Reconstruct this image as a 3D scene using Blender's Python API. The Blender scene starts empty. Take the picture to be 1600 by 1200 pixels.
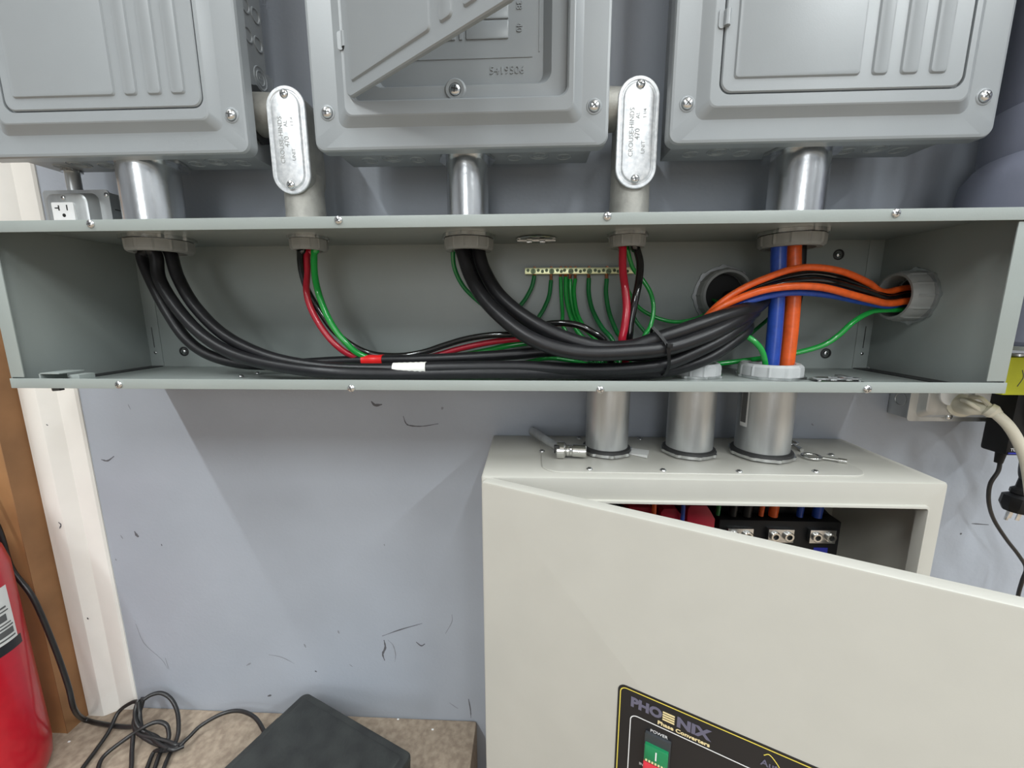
import bpy, math, random
from mathutils import Vector, Matrix
random.seed(7)
S = bpy.context.scene
C = bpy.context.collection
PI = math.pi

# ------------------------------------------------------------------ camera, world, lights, exposure
FPX = 641.9
CAM = Vector((0.0593, -0.6934, 0.0965))
RIG = Matrix.Rotation(0.045, 3, 'Z') @ Matrix.Rotation(-0.1768, 3, 'X') @ Matrix.Rotation(0.0031, 3, 'Y')
cd = bpy.data.cameras.new('camera'); cam = bpy.data.objects.new('camera', cd); C.objects.link(cam)
cd.sensor_width = 36.0; cd.lens = FPX / 1600 * 36.0; cd.clip_start = 0.01; cd.clip_end = 60
mc = (RIG @ Matrix.Rotation(PI / 2, 3, 'X')).to_4x4(); mc.translation = CAM
cam.matrix_world = mc
S.camera = cam
S.view_settings.view_transform = 'Standard'; S.view_settings.look = 'None'
S.view_settings.gamma = 1.0; S.view_settings.use_curve_mapping = False
S.view_settings.exposure = -1.27
w = bpy.data.worlds.new('world'); S.world = w; w.use_nodes = True
w.node_tree.nodes['Background'].inputs[0].default_value = (0.92, 0.96, 1.0, 1)
w.node_tree.nodes['Background'].inputs[1].default_value = 0.19
def strip(x, y, power, ly=2.6, z=3.9):
    l = bpy.data.lights.new('strip_light', 'AREA'); l.shape = 'RECTANGLE'; l.size = 0.14; l.size_y = ly
    l.energy = power; l.color = (0.93, 0.985, 1.0)
    o = bpy.data.objects.new('strip_light', l); C.objects.link(o); o.location = (x, y, z)
for x, p in ((-2.15, 1.0), (1.6, 0.62), (4.4, 1.35)):
    strip(x, -2.0, 330 * p); strip(x, -5.2, 420 * p)

# added fill light far behind the camera, for bright streaks on the conduits
l = bpy.data.lights.new('door_opening_light', 'AREA'); l.shape = 'RECTANGLE'; l.size = 2.2; l.size_y = 2.6; l.energy = 190; l.color = (0.95, 0.98, 1.0)
o = bpy.data.objects.new('door_opening_light', l); C.objects.link(o); o.location = (-0.6, -7.8, 1.1); o.rotation_euler = (PI / 2, 0, 0)

def ray(u, v): return RIG @ Vector(((u - 800) / FPX, 1, (600 - v) / FPX))
def at(u, v, Y=None, Z=None, X=None):
    r = ray(u, v)
    t = (Y - CAM.y) / r.y if Y is not None else (Z - CAM.z) / r.z if Z is not None else (X - CAM.x) / r.x
    return CAM + r * t

# ------------------------------------------------------------------ materials
def mat(name, col, rough=0.5, metal=0.0, noise=0.0, nscale=20, bump=0.0, bscale=300, col2=None, stretch=None, spec=0.5, coat=0.0):
    m = bpy.data.materials.new(name); m.use_nodes = True; nt = m.node_tree; b = nt.nodes['Principled BSDF']
    b.inputs['Base Color'].default_value = (*col, 1); b.inputs['Roughness'].default_value = rough
    b.inputs['Metallic'].default_value = metal; b.inputs['Specular IOR Level'].default_value = spec
    b.inputs['Coat Weight'].default_value = coat
    tc = nt.nodes.new('ShaderNodeTexCoord'); mp = nt.nodes.new('ShaderNodeMapping')
    nt.links.new(tc.outputs['Object'], mp.inputs[0])
    if stretch: mp.inputs['Scale'].default_value = stretch
    if noise > 0 or col2:
        n = nt.nodes.new('ShaderNodeTexNoise'); n.inputs['Scale'].default_value = nscale; n.inputs['Detail'].default_value = 6
        nt.links.new(mp.outputs[0], n.inputs['Vector'])
        r = nt.nodes.new('ShaderNodeValToRGB'); c2 = col2 or tuple(c * (1 - noise) for c in col)
        r.color_ramp.elements[0].position = 0.35; r.color_ramp.elements[1].position = 0.65
        r.color_ramp.elements[0].color = (*c2, 1); r.color_ramp.elements[1].color = (*col, 1)
        nt.links.new(n.outputs['Fac'], r.inputs[0]); nt.links.new(r.outputs[0], b.inputs['Base Color'])
    if bump > 0:
        n2 = nt.nodes.new('ShaderNodeTexNoise'); n2.inputs['Scale'].default_value = bscale; n2.inputs['Detail'].default_value = 3
        nt.links.new(tc.outputs['Object'], n2.inputs['Vector'])
        bp = nt.nodes.new('ShaderNodeBump'); bp.inputs['Strength'].default_value = bump; bp.inputs['Distance'].default_value = 0.001
        nt.links.new(n2.outputs['Fac'], bp.inputs['Height']); nt.links.new(bp.outputs[0], b.inputs['Normal'])
    return m
M = {}
M['wall'] = mat('wall_paint', (0.36, 0.388, 0.437), 0.42, noise=0.09, nscale=5, bump=0.25, bscale=180)
M['gutter'] = mat('wireway_paint', (0.30, 0.332, 0.318), 0.38, noise=0.06, nscale=9, bump=0.08, bscale=500)
M['panel'] = mat('panel_paint', (0.285, 0.305, 0.318), 0.31, noise=0.03, nscale=14, bump=0.05, bscale=700)
M['panelbox'] = mat('panel_box_steel', (0.27, 0.285, 0.295), 0.4, noise=0.12, nscale=30)
M['cab'] = mat('cabinet_paint', (0.49, 0.478, 0.432), 0.36, noise=0.03, nscale=20, bump=0.04, bscale=700)
M['galv'] = mat('galvanised_steel', (0.80, 0.82, 0.83), 0.24, 0.95, col2=(0.50, 0.51, 0.52), nscale=38, stretch=(1, 1, 0.18), bump=0.2, bscale=90)
M['galvdull'] = mat('dull_galvanised_steel', (0.60, 0.62, 0.62), 0.34, 0.7, col2=(0.40, 0.41, 0.41), nscale=30, stretch=(1, 1, 0.12), bump=0.2, bscale=120)
M['zinc'] = mat('zinc', (0.75, 0.76, 0.76), 0.25, 1.0, noise=0.25, nscale=90)
M['chrome'] = mat('chrome', (0.72, 0.72, 0.70), 0.16, 1.0)
M['stamp'] = mat('stamped_galvanised_cover', (0.80, 0.81, 0.82), 0.42, 0.55, col2=(0.60, 0.62, 0.64), nscale=160, bump=0.2, bscale=200)
M['cast'] = mat('cast_aluminium', (0.42, 0.41, 0.375), 0.55, 0.45, noise=0.2, nscale=60, bump=0.3, bscale=260)
M['bush'] = mat('grey_plastic', (0.30, 0.31, 0.30), 0.5, noise=0.08, nscale=60)
M['bushl'] = mat('light_grey_plastic', (0.46, 0.47, 0.47), 0.45)
M['cable'] = mat('black_cable', (0.013, 0.013, 0.015), 0.38, noise=0.3, nscale=80, bump=0.08, bscale=400, spec=0.4)
M['blackwire'] = mat('glossy_black_wire', (0.008, 0.008, 0.008), 0.14, coat=0.5)
M['red'] = mat('red_wire', (0.42, 0.012, 0.03), 0.25, coat=0.4)
M['green'] = mat('green_wire', (0.012, 0.33, 0.05), 0.22, coat=0.5)
M['dgreen'] = mat('dark_green_wire', (0.008, 0.17, 0.04), 0.25, coat=0.4)
M['orange'] = mat('orange_wire', (0.87, 0.13, 0.02), 0.32, noise=0.2, nscale=120)
M['blue'] = mat('blue_wire', (0.022, 0.075, 0.42), 0.32, noise=0.2, nscale=120)
M['copper'] = mat('copper', (0.75, 0.33, 0.2), 0.3, 1.0)
M['brass'] = mat('plated_bar', (0.80, 0.82, 0.50), 0.32, 0.6)
M['greenscrew'] = mat('green_screw', (0.10, 0.13, 0.07), 0.35, 0.7)
M['dark'] = mat('dark_recess', (0.012, 0.012, 0.012), 0.7)
M['slot'] = mat('screw_recess', (0.05, 0.05, 0.05), 0.5, 0.5)
M['redtape'] = mat('red_tape', (0.80, 0.02, 0.02), 0.3)
M['whitetape'] = mat('white_tape', (0.83, 0.81, 0.76), 0.45, noise=0.06, nscale=90)
M['white'] = mat('white_plastic', (0.85, 0.85, 0.85), 0.4)
M['cream'] = mat('cream_rubber', (0.72, 0.68, 0.56), 0.42)
M['blackp'] = mat('black_plastic', (0.009, 0.009, 0.010), 0.45, bump=0.06, bscale=500, spec=0.3)
M['blackcord'] = mat('black_rubber_cord', (0.018, 0.017, 0.017), 0.38, noise=0.35, nscale=50)
M['yellow'] = mat('yellow_tape', (0.62, 0.66, 0.02), 0.42, noise=0.12, nscale=40)
M['trim'] = mat('white_trim_paint', (0.82, 0.79, 0.74), 0.40, noise=0.05, nscale=12, bump=0.2, bscale=90)
M['wood'] = mat('brown_board', (0.43, 0.215, 0.085), 0.6, noise=0.28, nscale=8, bump=0.3, bscale=80)
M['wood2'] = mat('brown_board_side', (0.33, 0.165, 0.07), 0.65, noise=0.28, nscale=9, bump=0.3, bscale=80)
M['floor'] = mat('dusty_concrete', (0.38, 0.305, 0.23), 0.85, col2=(0.26, 0.20, 0.15), nscale=90, bump=0.4, bscale=220)
M['extred'] = mat('red_enamel', (0.50, 0.006, 0.02), 0.3, noise=0.08, nscale=60, coat=0.3)
M['paper'] = mat('label_paper', (0.70, 0.70, 0.68), 0.6)
M['ink'] = mat('label_ink', (0.10, 0.10, 0.10), 0.6)
M['slab'] = mat('black_dusty_plastic', (0.032, 0.035, 0.033), 0.55, col2=(0.018, 0.019, 0.019), nscale=26, bump=0.4, bscale=200)
M['pipe'] = mat('blue_grey_painted_pipe', (0.20, 0.21, 0.27), 0.45, noise=0.06, nscale=10, bump=0.2, bscale=200)
M['decal'] = mat('black_overlay', (0.012, 0.012, 0.014), 0.35)
M['dyel'] = mat('decal_yellow', (0.75, 0.62, 0.10), 0.45)
M['dcream'] = mat('decal_cream', (0.80, 0.66, 0.36), 0.45)
M['dgrey'] = mat('decal_purple_grey', (0.13, 0.125, 0.18), 0.4)
M['dwhite'] = mat('decal_white', (0.78, 0.78, 0.78), 0.45)
M['swg'] = mat('switch_green', (0.01, 0.20, 0.075), 0.35)
M['swr'] = mat('switch_red', (0.60, 0.03, 0.05), 0.35)
M['swk'] = mat('switch_grey', (0.04, 0.045, 0.05), 0.45)
M['redplastic'] = mat('red_contactor_plastic', (0.42, 0.006, 0.03), 0.4)
M['ceil'] = mat('ceiling_paint', (0.8, 0.8, 0.78), 0.8, noise=0.05)
M['farwall'] = mat('far_wall_paint', (0.30, 0.31, 0.33), 0.7, noise=0.05)
M['scuff'] = mat('scuff_grime', (0.10, 0.10, 0.11), 0.7)
M['scuffl'] = mat('scuff_grime_faint', (0.22, 0.23, 0.25), 0.7)
M['bluetag'] = mat('blue_print', (0.02, 0.03, 0.35), 0.5)

# ------------------------------------------------------------------ mesh builder
def rrpts(x0, x1, z0, z1, r, k=5):
    r = min(r, (x1 - x0) / 2 - 1e-5, (z1 - z0) / 2 - 1e-5); out = []
    for cx, cz, a0 in ((x1 - r, z1 - r, 0), (x0 + r, z1 - r, 90), (x0 + r, z0 + r, 180), (x1 - r, z0 + r, 270)):
        for i in range(k + 1):
            a = math.radians(a0 + 90 * i / k); out.append((cx + r * math.cos(a), cz + r * math.sin(a)))
    return out
def frame(d):
    d = Vector(d).normalized(); a = Vector((0, 0, 1)) if abs(d.z) < 0.9 else Vector((1, 0, 0))
    u = d.cross(a).normalized(); return d, u, d.cross(u)
def crom(P, n=8):
    P = [Vector(p) for p in P]; P = [P[0] * 2 - P[1]] + P + [P[-1] * 2 - P[-2]]; out = []
    for i in range(1, len(P) - 2):
        a, b, c, d = P[i - 1:i + 3]
        for k in range(n):
            t = k / n
            out.append(0.5 * ((2 * b) + (c - a) * t + (2 * a - 5 * b + 4 * c - d) * t * t + (3 * b - a - 3 * c + d) * t ** 3))
    out.append(P[-2]); return out
class MB:
    def __init__(s): s.v = []; s.f = []
    def ring_loft(s, rings, cap0=True, cap1=True, close=False):
        n = len(rings[0]); b = len(s.v)
        for r in rings: s.v += [Vector(p) for p in r]
        m = len(rings)
        for i in range(m if close else m - 1):
            for j in range(n):
                a = b + i * n + j; c = b + i * n + (j + 1) % n; i2 = (i + 1) % m
                s.f.append((a, c, b + i2 * n + (j + 1) % n, b + i2 * n + j))
        if cap0 and not close: s.f.append(tuple(b + j for j in range(n))[::-1])
        if cap1 and not close: s.f.append(tuple(b + (m - 1) * n + j for j in range(n)))
        return s
    def rr(s, rings, k=5, cap0=True, cap1=True):      # rings (x0,x1,z0,z1,r,y)
        return s.ring_loft([[(x, R[5], z) for x, z in rrpts(*R[:5], k)] for R in rings], cap0, cap1)
    def box(s, x0, x1, y0, y1, z0, z1):
        return s.ring_loft([[(x0, y0, z0), (x1, y0, z0), (x1, y1, z0), (x0, y1, z0)], [(x0, y0, z1), (x1, y0, z1), (x1, y1, z1), (x0, y1, z1)]])
    def cyl(s, p0, p1, r, r1=None, seg=24, cap=True):
        d, u, w_ = frame(Vector(p1) - Vector(p0)); r1 = r if r1 is None else r1
        c = lambda p, q: [Vector(p) + (u * math.cos(2 * PI * i / seg) + w_ * math.sin(2 * PI * i / seg)) * q for i in range(seg)]
        return s.ring_loft([c(p0, r), c(p1, r1)], cap, cap)
    def lathe(s, o, d, prof, seg=32, mod=None, close=False, cap=True):   # prof (r,h)
        d, u, w_ = frame(d); o = Vector(o); R = []
        for k, (r, h) in enumerate(prof):
            q = []
            for i in range(seg):
                a = 2 * PI * i / seg; rr_ = r * (mod(i, k) if mod else 1)
                q.append(o + d * h + (u * math.cos(a) + w_ * math.sin(a)) * rr_)
            R.append(q)
        return s.ring_loft(R, cap and not close, cap and not close, close)
    def tube(s, P, r, seg=12, n=8, cap=True, smooth=True, ell=None):
        Q = crom(P, n) if smooth else [Vector(p) for p in P]
        T = [(Q[min(i + 1, len(Q) - 1)] - Q[max(i - 1, 0)]).normalized() for i in range(len(Q))]
        _, u, _w = frame(T[0]); R = []
        for i, (q, t) in enumerate(zip(Q, T)):
            u = (u - t * u.dot(t)).normalized(); w_ = t.cross(u); rad = r(i / (len(Q) - 1)) if callable(r) else r
            R.append([q + (u * math.cos(2 * PI * j / seg) + w_ * math.sin(2 * PI * j / seg)) * rad for j in range(seg)])
        return s.ring_loft(R, cap, cap)
    def prism(s, poly, y0, y1):
        return s.ring_loft([[(x, y0, z) for x, z in poly], [(x, y1, z) for x, z in poly]])
    def xf(s, m, start=0):
        for i in range(start, len(s.v)): s.v[i] = m @ s.v[i]
        return s
    def mesh(s, name, material, c, ang=32, bevel=None):
        me = bpy.data.meshes.new(name); me.from_pydata([tuple(p - c) for p in s.v], [], s.f); me.update()
        import bmesh
        bm = bmesh.new(); bm.from_mesh(me); bmesh.ops.recalc_face_normals(bm, faces=bm.faces)
        if bevel:
            es = [e for e in bm.edges if len(e.link_faces) == 2 and e.calc_face_angle(0) > 0.6]
            bmesh.ops.bevel(bm, geom=es, offset=bevel, segments=2, affect='EDGES', profile=0.6)
        bm.to_mesh(me); bm.free()
        me.polygons.foreach_set('use_smooth', [True] * len(me.polygons)); me.set_sharp_from_angle(angle=math.radians(ang))
        me.materials.append(material); return me
WL = {}
def tag(o, label, cat, group=None):
    o['label'] = label; o['category'] = cat
    if group: o['group'] = group
    return o
def thing(name, label, cat, loc=(0, 0, 0), group=None):
    o = bpy.data.objects.new(name, None); C.objects.link(o); o.empty_display_size = 0.02
    o.location = loc; WL[o.name] = Vector(loc); return tag(o, label, cat, group)
def put(name, me, loc, parent=None):
    o = bpy.data.objects.new(name, me); C.objects.link(o); loc = Vector(loc)
    if parent is not None:
        o.parent = parent; o.location = loc - WL[parent.name]
    else: o.location = loc
    WL[o.name] = loc; return o
def part(name, mb, m, parent=None, ang=32, bevel=None, label=None):
    lo = Vector([min(v[i] for v in mb.v) for i in range(3)]); hi = Vector([max(v[i] for v in mb.v) for i in range(3)])
    c = (lo + hi) / 2; o = put(name, mb.mesh(name, M[m], c, ang, bevel), c, parent)
    if label: o['label'] = label
    return o
def struct(name, mb, m, parent=None, **k):
    o = part(name, mb, m, parent, **k)
    if parent is None: o['kind'] = 'structure'
    return o

# ------------------------------------------------------------------ screws
def _screw():
    b = MB().lathe((0, 0, 0), (0, -1, 0), [(1, -0.3), (1, 0.06), (0.93, 0.25), (0.7, 0.44), (0.35, 0.53), (0.02, 0.55)], 18)
    a = b.mesh('screw', M['zinc'], Vector()); s = MB()
    s.box(-0.55, 0.55, -0.565, -0.3, -0.085, 0.085); s.box(-0.085, 0.085, -0.568, -0.3, -0.55, 0.55)
    return a, s.mesh('recess', M['slot'], Vector())
SCR, SLOT = _screw()
def screw(parent, loc, r, rot=None, axis='y', flip=False):
    o = put('screw', SCR, loc, parent); s = put('recess', SLOT, loc, o)
    s.location = (0, 0, 0)
    o.scale = (r, r, r)
    a = random.uniform(0, PI) if rot is None else rot
    if axis == 'y': o.rotation_euler = (0, a, 0)
    elif axis == 'z': o.rotation_euler = (-PI / 2, 0, a)
    elif axis == '-z': o.rotation_euler = (PI / 2, 0, a)
    elif axis == 'x': o.rotation_euler = (0, 0, -PI / 2)
    elif axis == '-x': o.rotation_euler = (0, 0, PI / 2)
    return o

def text(name, s, size, m, mtx, parent, depth=0.0003, align='CENTER', sx=1.0, bold=0.0):
    cu = bpy.data.curves.new(name, 'FONT'); cu.body = s; cu.size = size; cu.extrude = depth; cu.align_x = align; cu.align_y = 'CENTER'
    cu.offset = bold; cu.resolution_u = 3
    t = bpy.data.objects.new('t', cu); me = bpy.data.meshes.new_from_object(t); bpy.data.objects.remove(t)
    me.name = name; me.materials.clear(); me.materials.append(M[m])
    me.transform(Matrix.Diagonal((sx, 1, 1, 1))); me.transform(mtx.to_3x3().to_4x4())
    return put(name, me, mtx.translation, parent)
FRONT = Matrix.Rotation(PI / 2, 4, 'X')       # text plane facing -y

# ------------------------------------------------------------------ the room
struct('wall_back', MB().box(-3.2, 5.2, 0.0, 0.12, -0.9, 4.1), 'wall')
wallb = bpy.data.objects['wall_back']
FZ = -0.718
struct('floor', MB().box(-6, -0.045, -8, 0.0, FZ - 0.15, FZ), 'floor', bevel=0.006)
struct('floor_2', MB().box(-0.046, 7, -8, 0.0, FZ - 0.30, FZ - 0.15), 'floor')
struct('ceiling', MB().box(-6, 7, -8, 0.12, 4.1, 4.2), 'ceil')
struct('wall_front', MB().box(-6, 7, -8.1, -8.0, -1.0, 4.1), 'farwall')
struct('wall_left', MB().box(-6.1, -6, -8, 0.12, -1.0, 4.1), 'farwall')
struct('wall_right', MB().box(7, 7.1, -8, 0.12, -1.0, 4.1), 'farwall')
struct('wall_side', MB().box(-6, -3.2, 0.0, 0.12, -0.9, 4.1), 'farwall')
struct('wall_corner', MB().box(5.2, 7, 0.0, 0.12, -0.9, 4.1), 'farwall')
# door casing
tx = -0.756
tp = [(tx, 0), (tx, -0.002), (tx - 0.003, -0.005), (tx - 0.012, -0.0075), (tx - 0.030, -0.0075), (tx - 0.033, -0.0080), (tx - 0.053, -0.023), (tx - 0.056, -0.0235), (tx - 0.085, -0.0235), (tx - 0.088, -0.021), (tx - 0.088, 0)]
b = MB().ring_loft([[(x, y, FZ) for x, y in tp], [(x, y, 1.6) for x, y in tp]])
struct('trim_1', b, 'trim', ang=20)
# scuffs on the wall
def scuff(px, wdt, m='scuff', Y=-0.0002, par=None):
    wdt *= 1.25; P = [at(u, v, Y=Y) for u, v in px]; Q = crom(P, 4); L = []; R = []
    for i, q in enumerate(Q):
        t = (Q[min(i + 1, len(Q) - 1)] - Q[max(i - 1, 0)]).normalized(); nrm = Vector((-t.z, 0, t.x)); ww = wdt * (0.25 + 0.75 * math.sin(PI * min(max(i / (len(Q) - 1), 0.06), 0.94))) * random.uniform(0.6, 1.2)
        L.append(q + nrm * ww); R.append(q - nrm * ww)
    b = MB(); b.v = L + R + [p + Vector((0, 0.0002, 0)) for p in L + R]; n = len(L)
    for i in range(n - 1):
        b.f += [(i, i + 1, n + i + 1, n + i), (2 * n + i, 3 * n + i, 3 * n + i + 1, 2 * n + i + 1)]
    part('scuff_mark', b, m, par or wallb)
for px, wd, m_ in (
    ([(600, 1000), (602, 1012), (598, 1022), (601, 1032)], .0022, 'scuff'), ([(597, 994), (625, 984), (660, 974)], .0009, 'scuff'),
    ([(606, 1000), (614, 1008), (618, 1022), (617, 1034)], .0009, 'scuffl'), ([(650, 1003), (658, 1009), (664, 1006)], .0014, 'scuff'),
    ([(630, 650), (634, 661), (641, 665), (660, 666), (685, 662)], .0010, 'scuff'), ([(580, 627), (586, 633), (597, 632)], .0020, 'scuff'), ([(690, 640), (692, 636)], .0016, 'scuffl'),
    ([(158, 718), (168, 720), (178, 713)], .0016, 'scuff'), ([(210, 830), (214, 837), (217, 838)], .0024, 'scuff'), ([(252, 850), (253, 853)], .001, 'scuff'),
    ([(420, 1023), (440, 1027), (460, 1037)], .0008, 'scuffl'), ([(418, 1088), (424, 1086)], .0018, 'scuff'), ([(492, 1048), (495, 1050)], .0014, 'scuff'),
    ([(732, 1092), (735, 1108), (736, 1122)], .0012, 'scuff'), ([(702, 1098), (712, 1105), (716, 1107)], .001, 'scuffl'), ([(706, 960), (706, 972), (696, 990)], .0008, 'scuffl'),
    ([(200, 632), (204, 640)], .0008, 'scuffl'), ([(1518, 818), (1545, 820)], .001, 'scuff'), ([(1500, 835), (1503, 833)], .0018, 'scuff'), ([(1268, 662), (1271, 665)], .001, 'scuffl'),
    ([(486, 332), (487, 334)], .001, 'scuff'), ([(528, 985), (530, 990)], .0012, 'scuffl'), ([(600, 850), (601, 853)], .0008, 'scuffl')):
    scuff(px, wd, m_)
for px, wd, m_ in (([(188, 836), (192, 842)], .0012, 'scuffl'), ([(180, 873), (240, 950)][:1] + [(182, 876)], .001, 'scuffl'), ([(546, 1038), (551, 1042)], .001, 'scuffl'), ([(475, 1006), (478, 1012)], .0012, 'scuffl'), ([(385, 1040), (392, 1036)], .0014, 'scuffl'), ([(258, 1028), (264, 1046)], .0006, 'scuffl'), ([(212, 975), (225, 1005), (252, 1030), (262, 1045)], .0005, 'scuffl')):
    scuff(px, wd, m_)
tr = bpy.data.objects['trim_1']
for px, wd in (([(91, 816), (95, 820), (93, 826)], .0012), ([(136, 965), (138, 968)], .0012), ([(72, 663), (75, 665)], .001)):
    scuff(px, wd, 'scuff', -.0240, tr)

# ------------------------------------------------------------------ brown board, fire extinguisher
board = thing('wooden_board', 'tall brown board standing beside the white door casing', 'board', (-0.99, -0.03, FZ))
part('board_body', MB().box(-1.16, -0.8455, -0.060, -0.001, FZ, 1.5), 'wood', board, bevel=0.001)
part('edge_strip', MB().box(-0.8455, -0.8440, -0.060, -0.001, FZ, 1.5), 'wood2', board)
ex = thing('fire_extinguisher', 'red fire extinguisher standing at the left edge in front of brown board', 'extinguisher', (-0.862, -0.150, FZ))
R0 = 0.067
ec = Vector((-0.862, -0.150, FZ))
part('cylinder', MB().lathe(ec, (0, 0, 1), [(0.045, 0), (0.058, 0.004), (0.064, 0.02), (R0, 0.05), (R0, 0.40), (0.062, 0.43), (0.045, 0.455), (0.022, 0.468), (0.018, 0.475), (0.018, 0.49)], 48), 'extred', ex)
def band(z0, z1, a0, a1, m, nm, r=R0 + 0.0004, par=ex):
    b = MB(); n = 20; rows = []
    for rr_ in (r, r + 0.0004):
        for z in (z0, z1): rows.append([(ec.x + rr_ * math.cos(math.radians(a0 + (a1 - a0) * i / n)), ec.y + rr_ * math.sin(math.radians(a0 + (a1 - a0) * i / n)), FZ + z) for i in range(n + 1)])
    b.v = [Vector(p) for r_ in rows for p in r_]; N = n + 1
    for i in range(n): b.f += [(i, i + 1, N + i + 1, N + i), (2 * N + i, 2 * N + i + 1, 3 * N + i + 1, 3 * N + i)]
    return part(nm, b, m, par)
band(0.281, 0.375, -110, 21, 'paper', 'label_sheet')
band(0.264, 0.2805, -120, 26, 'decal', 'label_band')
for k, (z0, z1, a1, a0) in enumerate(((.286, .2885, 18, -60), (.2925, .303, 17, -12), (.3060, .3085, 18, -60), (.312, .3140, 16, -60), (.318, .330, 12, -2), (.334, .336, 16, -62), (.340, .343, 14, -62), (.350, .362, 4, -58))):
    band(z0, z1, a0, a1, 'ink', 'print_line', R0 + 0.0009)
part('valve', MB().cyl(ec + Vector((0, 0, 0.49)), ec + Vector((0, 0, 0.53)), 0.014).box(ec.x - 0.06, ec.x + 0.02, ec.y - 0.008, ec.y + 0.008, FZ + 0.53, FZ + 0.542), 'blackp', ex, bevel=0.001)

# ------------------------------------------------------------------ wireway (long open wiring trough)
W = 0.6096; D = 0.2; H = 0.2045; T = 0.0016
g = thing('wiring_trough', 'long open grey steel wiring trough across the wall full of cables', 'wireway', (0, -0.1, 0))
part('back_panel', MB().box(-W, W, -T, -0.0002, 0, H), 'gutter', g)
part('top_panel', MB().box(-W, W, -D, -T, H - T, H).box(-W - 0.0, W, -D - T, -D, H - 0.0132, H), 'gutter', g, bevel=0.0005)
part('bottom_panel', MB().box(-W, W, -D, -T, 0, T).box(-W, W, -D - T, -D, 0.0, 0.0127), 'gutter', g, bevel=0.0005)
for sx in (-1, 1):
    fw = 0.018 if sx < 0 else 0.021
    x = sx * W; b = MB().box(min(x, x - sx * T), max(x, x - sx * T), -D + 0.0005, -T, T, H - T)
    b.box(min(x, x - sx * fw), max(x, x - sx * fw), -D + 0.0003, -D + 0.0018, 0.0140, H - 0.0145)
    part('end_panel', b, 'gutter', g, bevel=0.0004)
    f = part('end_flange', MB().box(min(x - sx * T, x - sx * 0.024), max(x - sx * T, x - sx * 0.024), -T - 0.0014, -T, T, H - T), 'gutter', g, bevel=0.0003)
    xs = x - sx * 0.012
    part('slot_mark', MB().box(xs - 0.0005, xs + 0.0005, -T - 0.0018, -T - 0.0010, 0.035, 0.07), 'slot', f)
    part('seam', MB().box(min(x - sx * T, x - sx * 0.0235), max(x - sx * T, x - sx * 0.0235), -D + 0.012, -0.004, T, T + 0.0012), 'slot', g)
    screw(g, (xs, -T - 0.0012, 0.026), 0.0028)
for u, v in ((142, 350), (529, 344), (949, 338), (1400, 333), (186, 601), (549, 607), (938, 609), (1355, 608)):
    p = at(u, v, Y=-D - T); screw(g, p, 0.0049)
for u, v in ((377, 589), (403, 584), (537, 588), (228, 571), (1357, 575)):
    p = at(u, v, Z=T + 0.001); p.y = min(-0.006, max(p.y, -0.19)); o = screw(g, (p.x, p.y, T + 0.0022), 0.0035, axis='z')
for u, v in ((288, 549), (1310, 398), (1290, 552)):
    p = at(u, v, Y=-T); b = MB().lathe((p.x, -T, p.z), (0, -1, 0), [(0.0058, 0), (0.0082, 0), (0.0082, 0.0012), (0.0058, 0.0016)], 20, close=True)
    part('mounting_washer', b, 'slot', g); screw(g, (p.x, -T - 0.001, p.z), 0.0048)
# folded latch clip in the front left corner
cl = part('latch_clip', MB().box(-0.576, -0.548, -0.196, -0.165, 0.0175, 0.0190).box(-0.576, -0.574, -0.196, -0.165, 0.004, 0.0190).box(-0.548, -0.534, -0.185, -0.165, 0.004, 0.0150).box(-0.546, -0.520, -0.185, -0.158, 0.004, 0.0055), 'gutter', g, bevel=0.0003)
screw(g, (-0.534, -0.176, 0.0065), 0.0034, axis='z')
part('bolt', MB().cyl((-0.568, -0.184, -0.006), (-0.568, -0.184, 0.0), 0.0062, seg=6), 'slot', g)
part('nail_dot', MB().cyl((0.2, -T - 0.0004, 0.19), (0.2, -T, 0.19), 0.001, seg=8), 'slot', g)
# knockout blanks
def blank(loc, up, r, label):
    t = thing('knockout_blank', label, 'cover plate', loc)
    s = 1 if up else -1; o = Vector(loc)
    part('disc', MB().lathe(o, (0, 0, s), [(0.001, 0.0002), (r * .88, 0.0002), (r, 0.0016), (r * .86, 0.0028), (r * .8, 0.0012), (0.001, 0.0014)], 32), 'zinc', t)
    part('cross_bar', MB().box(o.x - r * .95, o.x + r * .95, o.y - 0.005, o.y + 0.005, o.z + (0.003 if up else -0.0052), o.z + (0.0052 if up else -0.003)), 'zinc', t, bevel=0.0006)
    for q in (-0.35, 0.3):
        part('bent_tab', MB().box(o.x + r * q - 0.004, o.x + r * q + 0.004, o.y - 0.011, o.y - 0.005 if q < 0 else o.y + 0.011, o.z + (0.003 if up else -0.008), o.z + (0.008 if up else -0.003)), 'zinc', t, bevel=0.0004)
    return t
blank(at(838, 372, Z=H - T), False, 0.030, 'bright metal knockout seal on the dark trough ceiling above the grounding bar')
p = at(1306, 596, Z=T); blank(p, True, 0.030, 'zinc knockout seal with a crossbar on the trough floor, right end')

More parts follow.
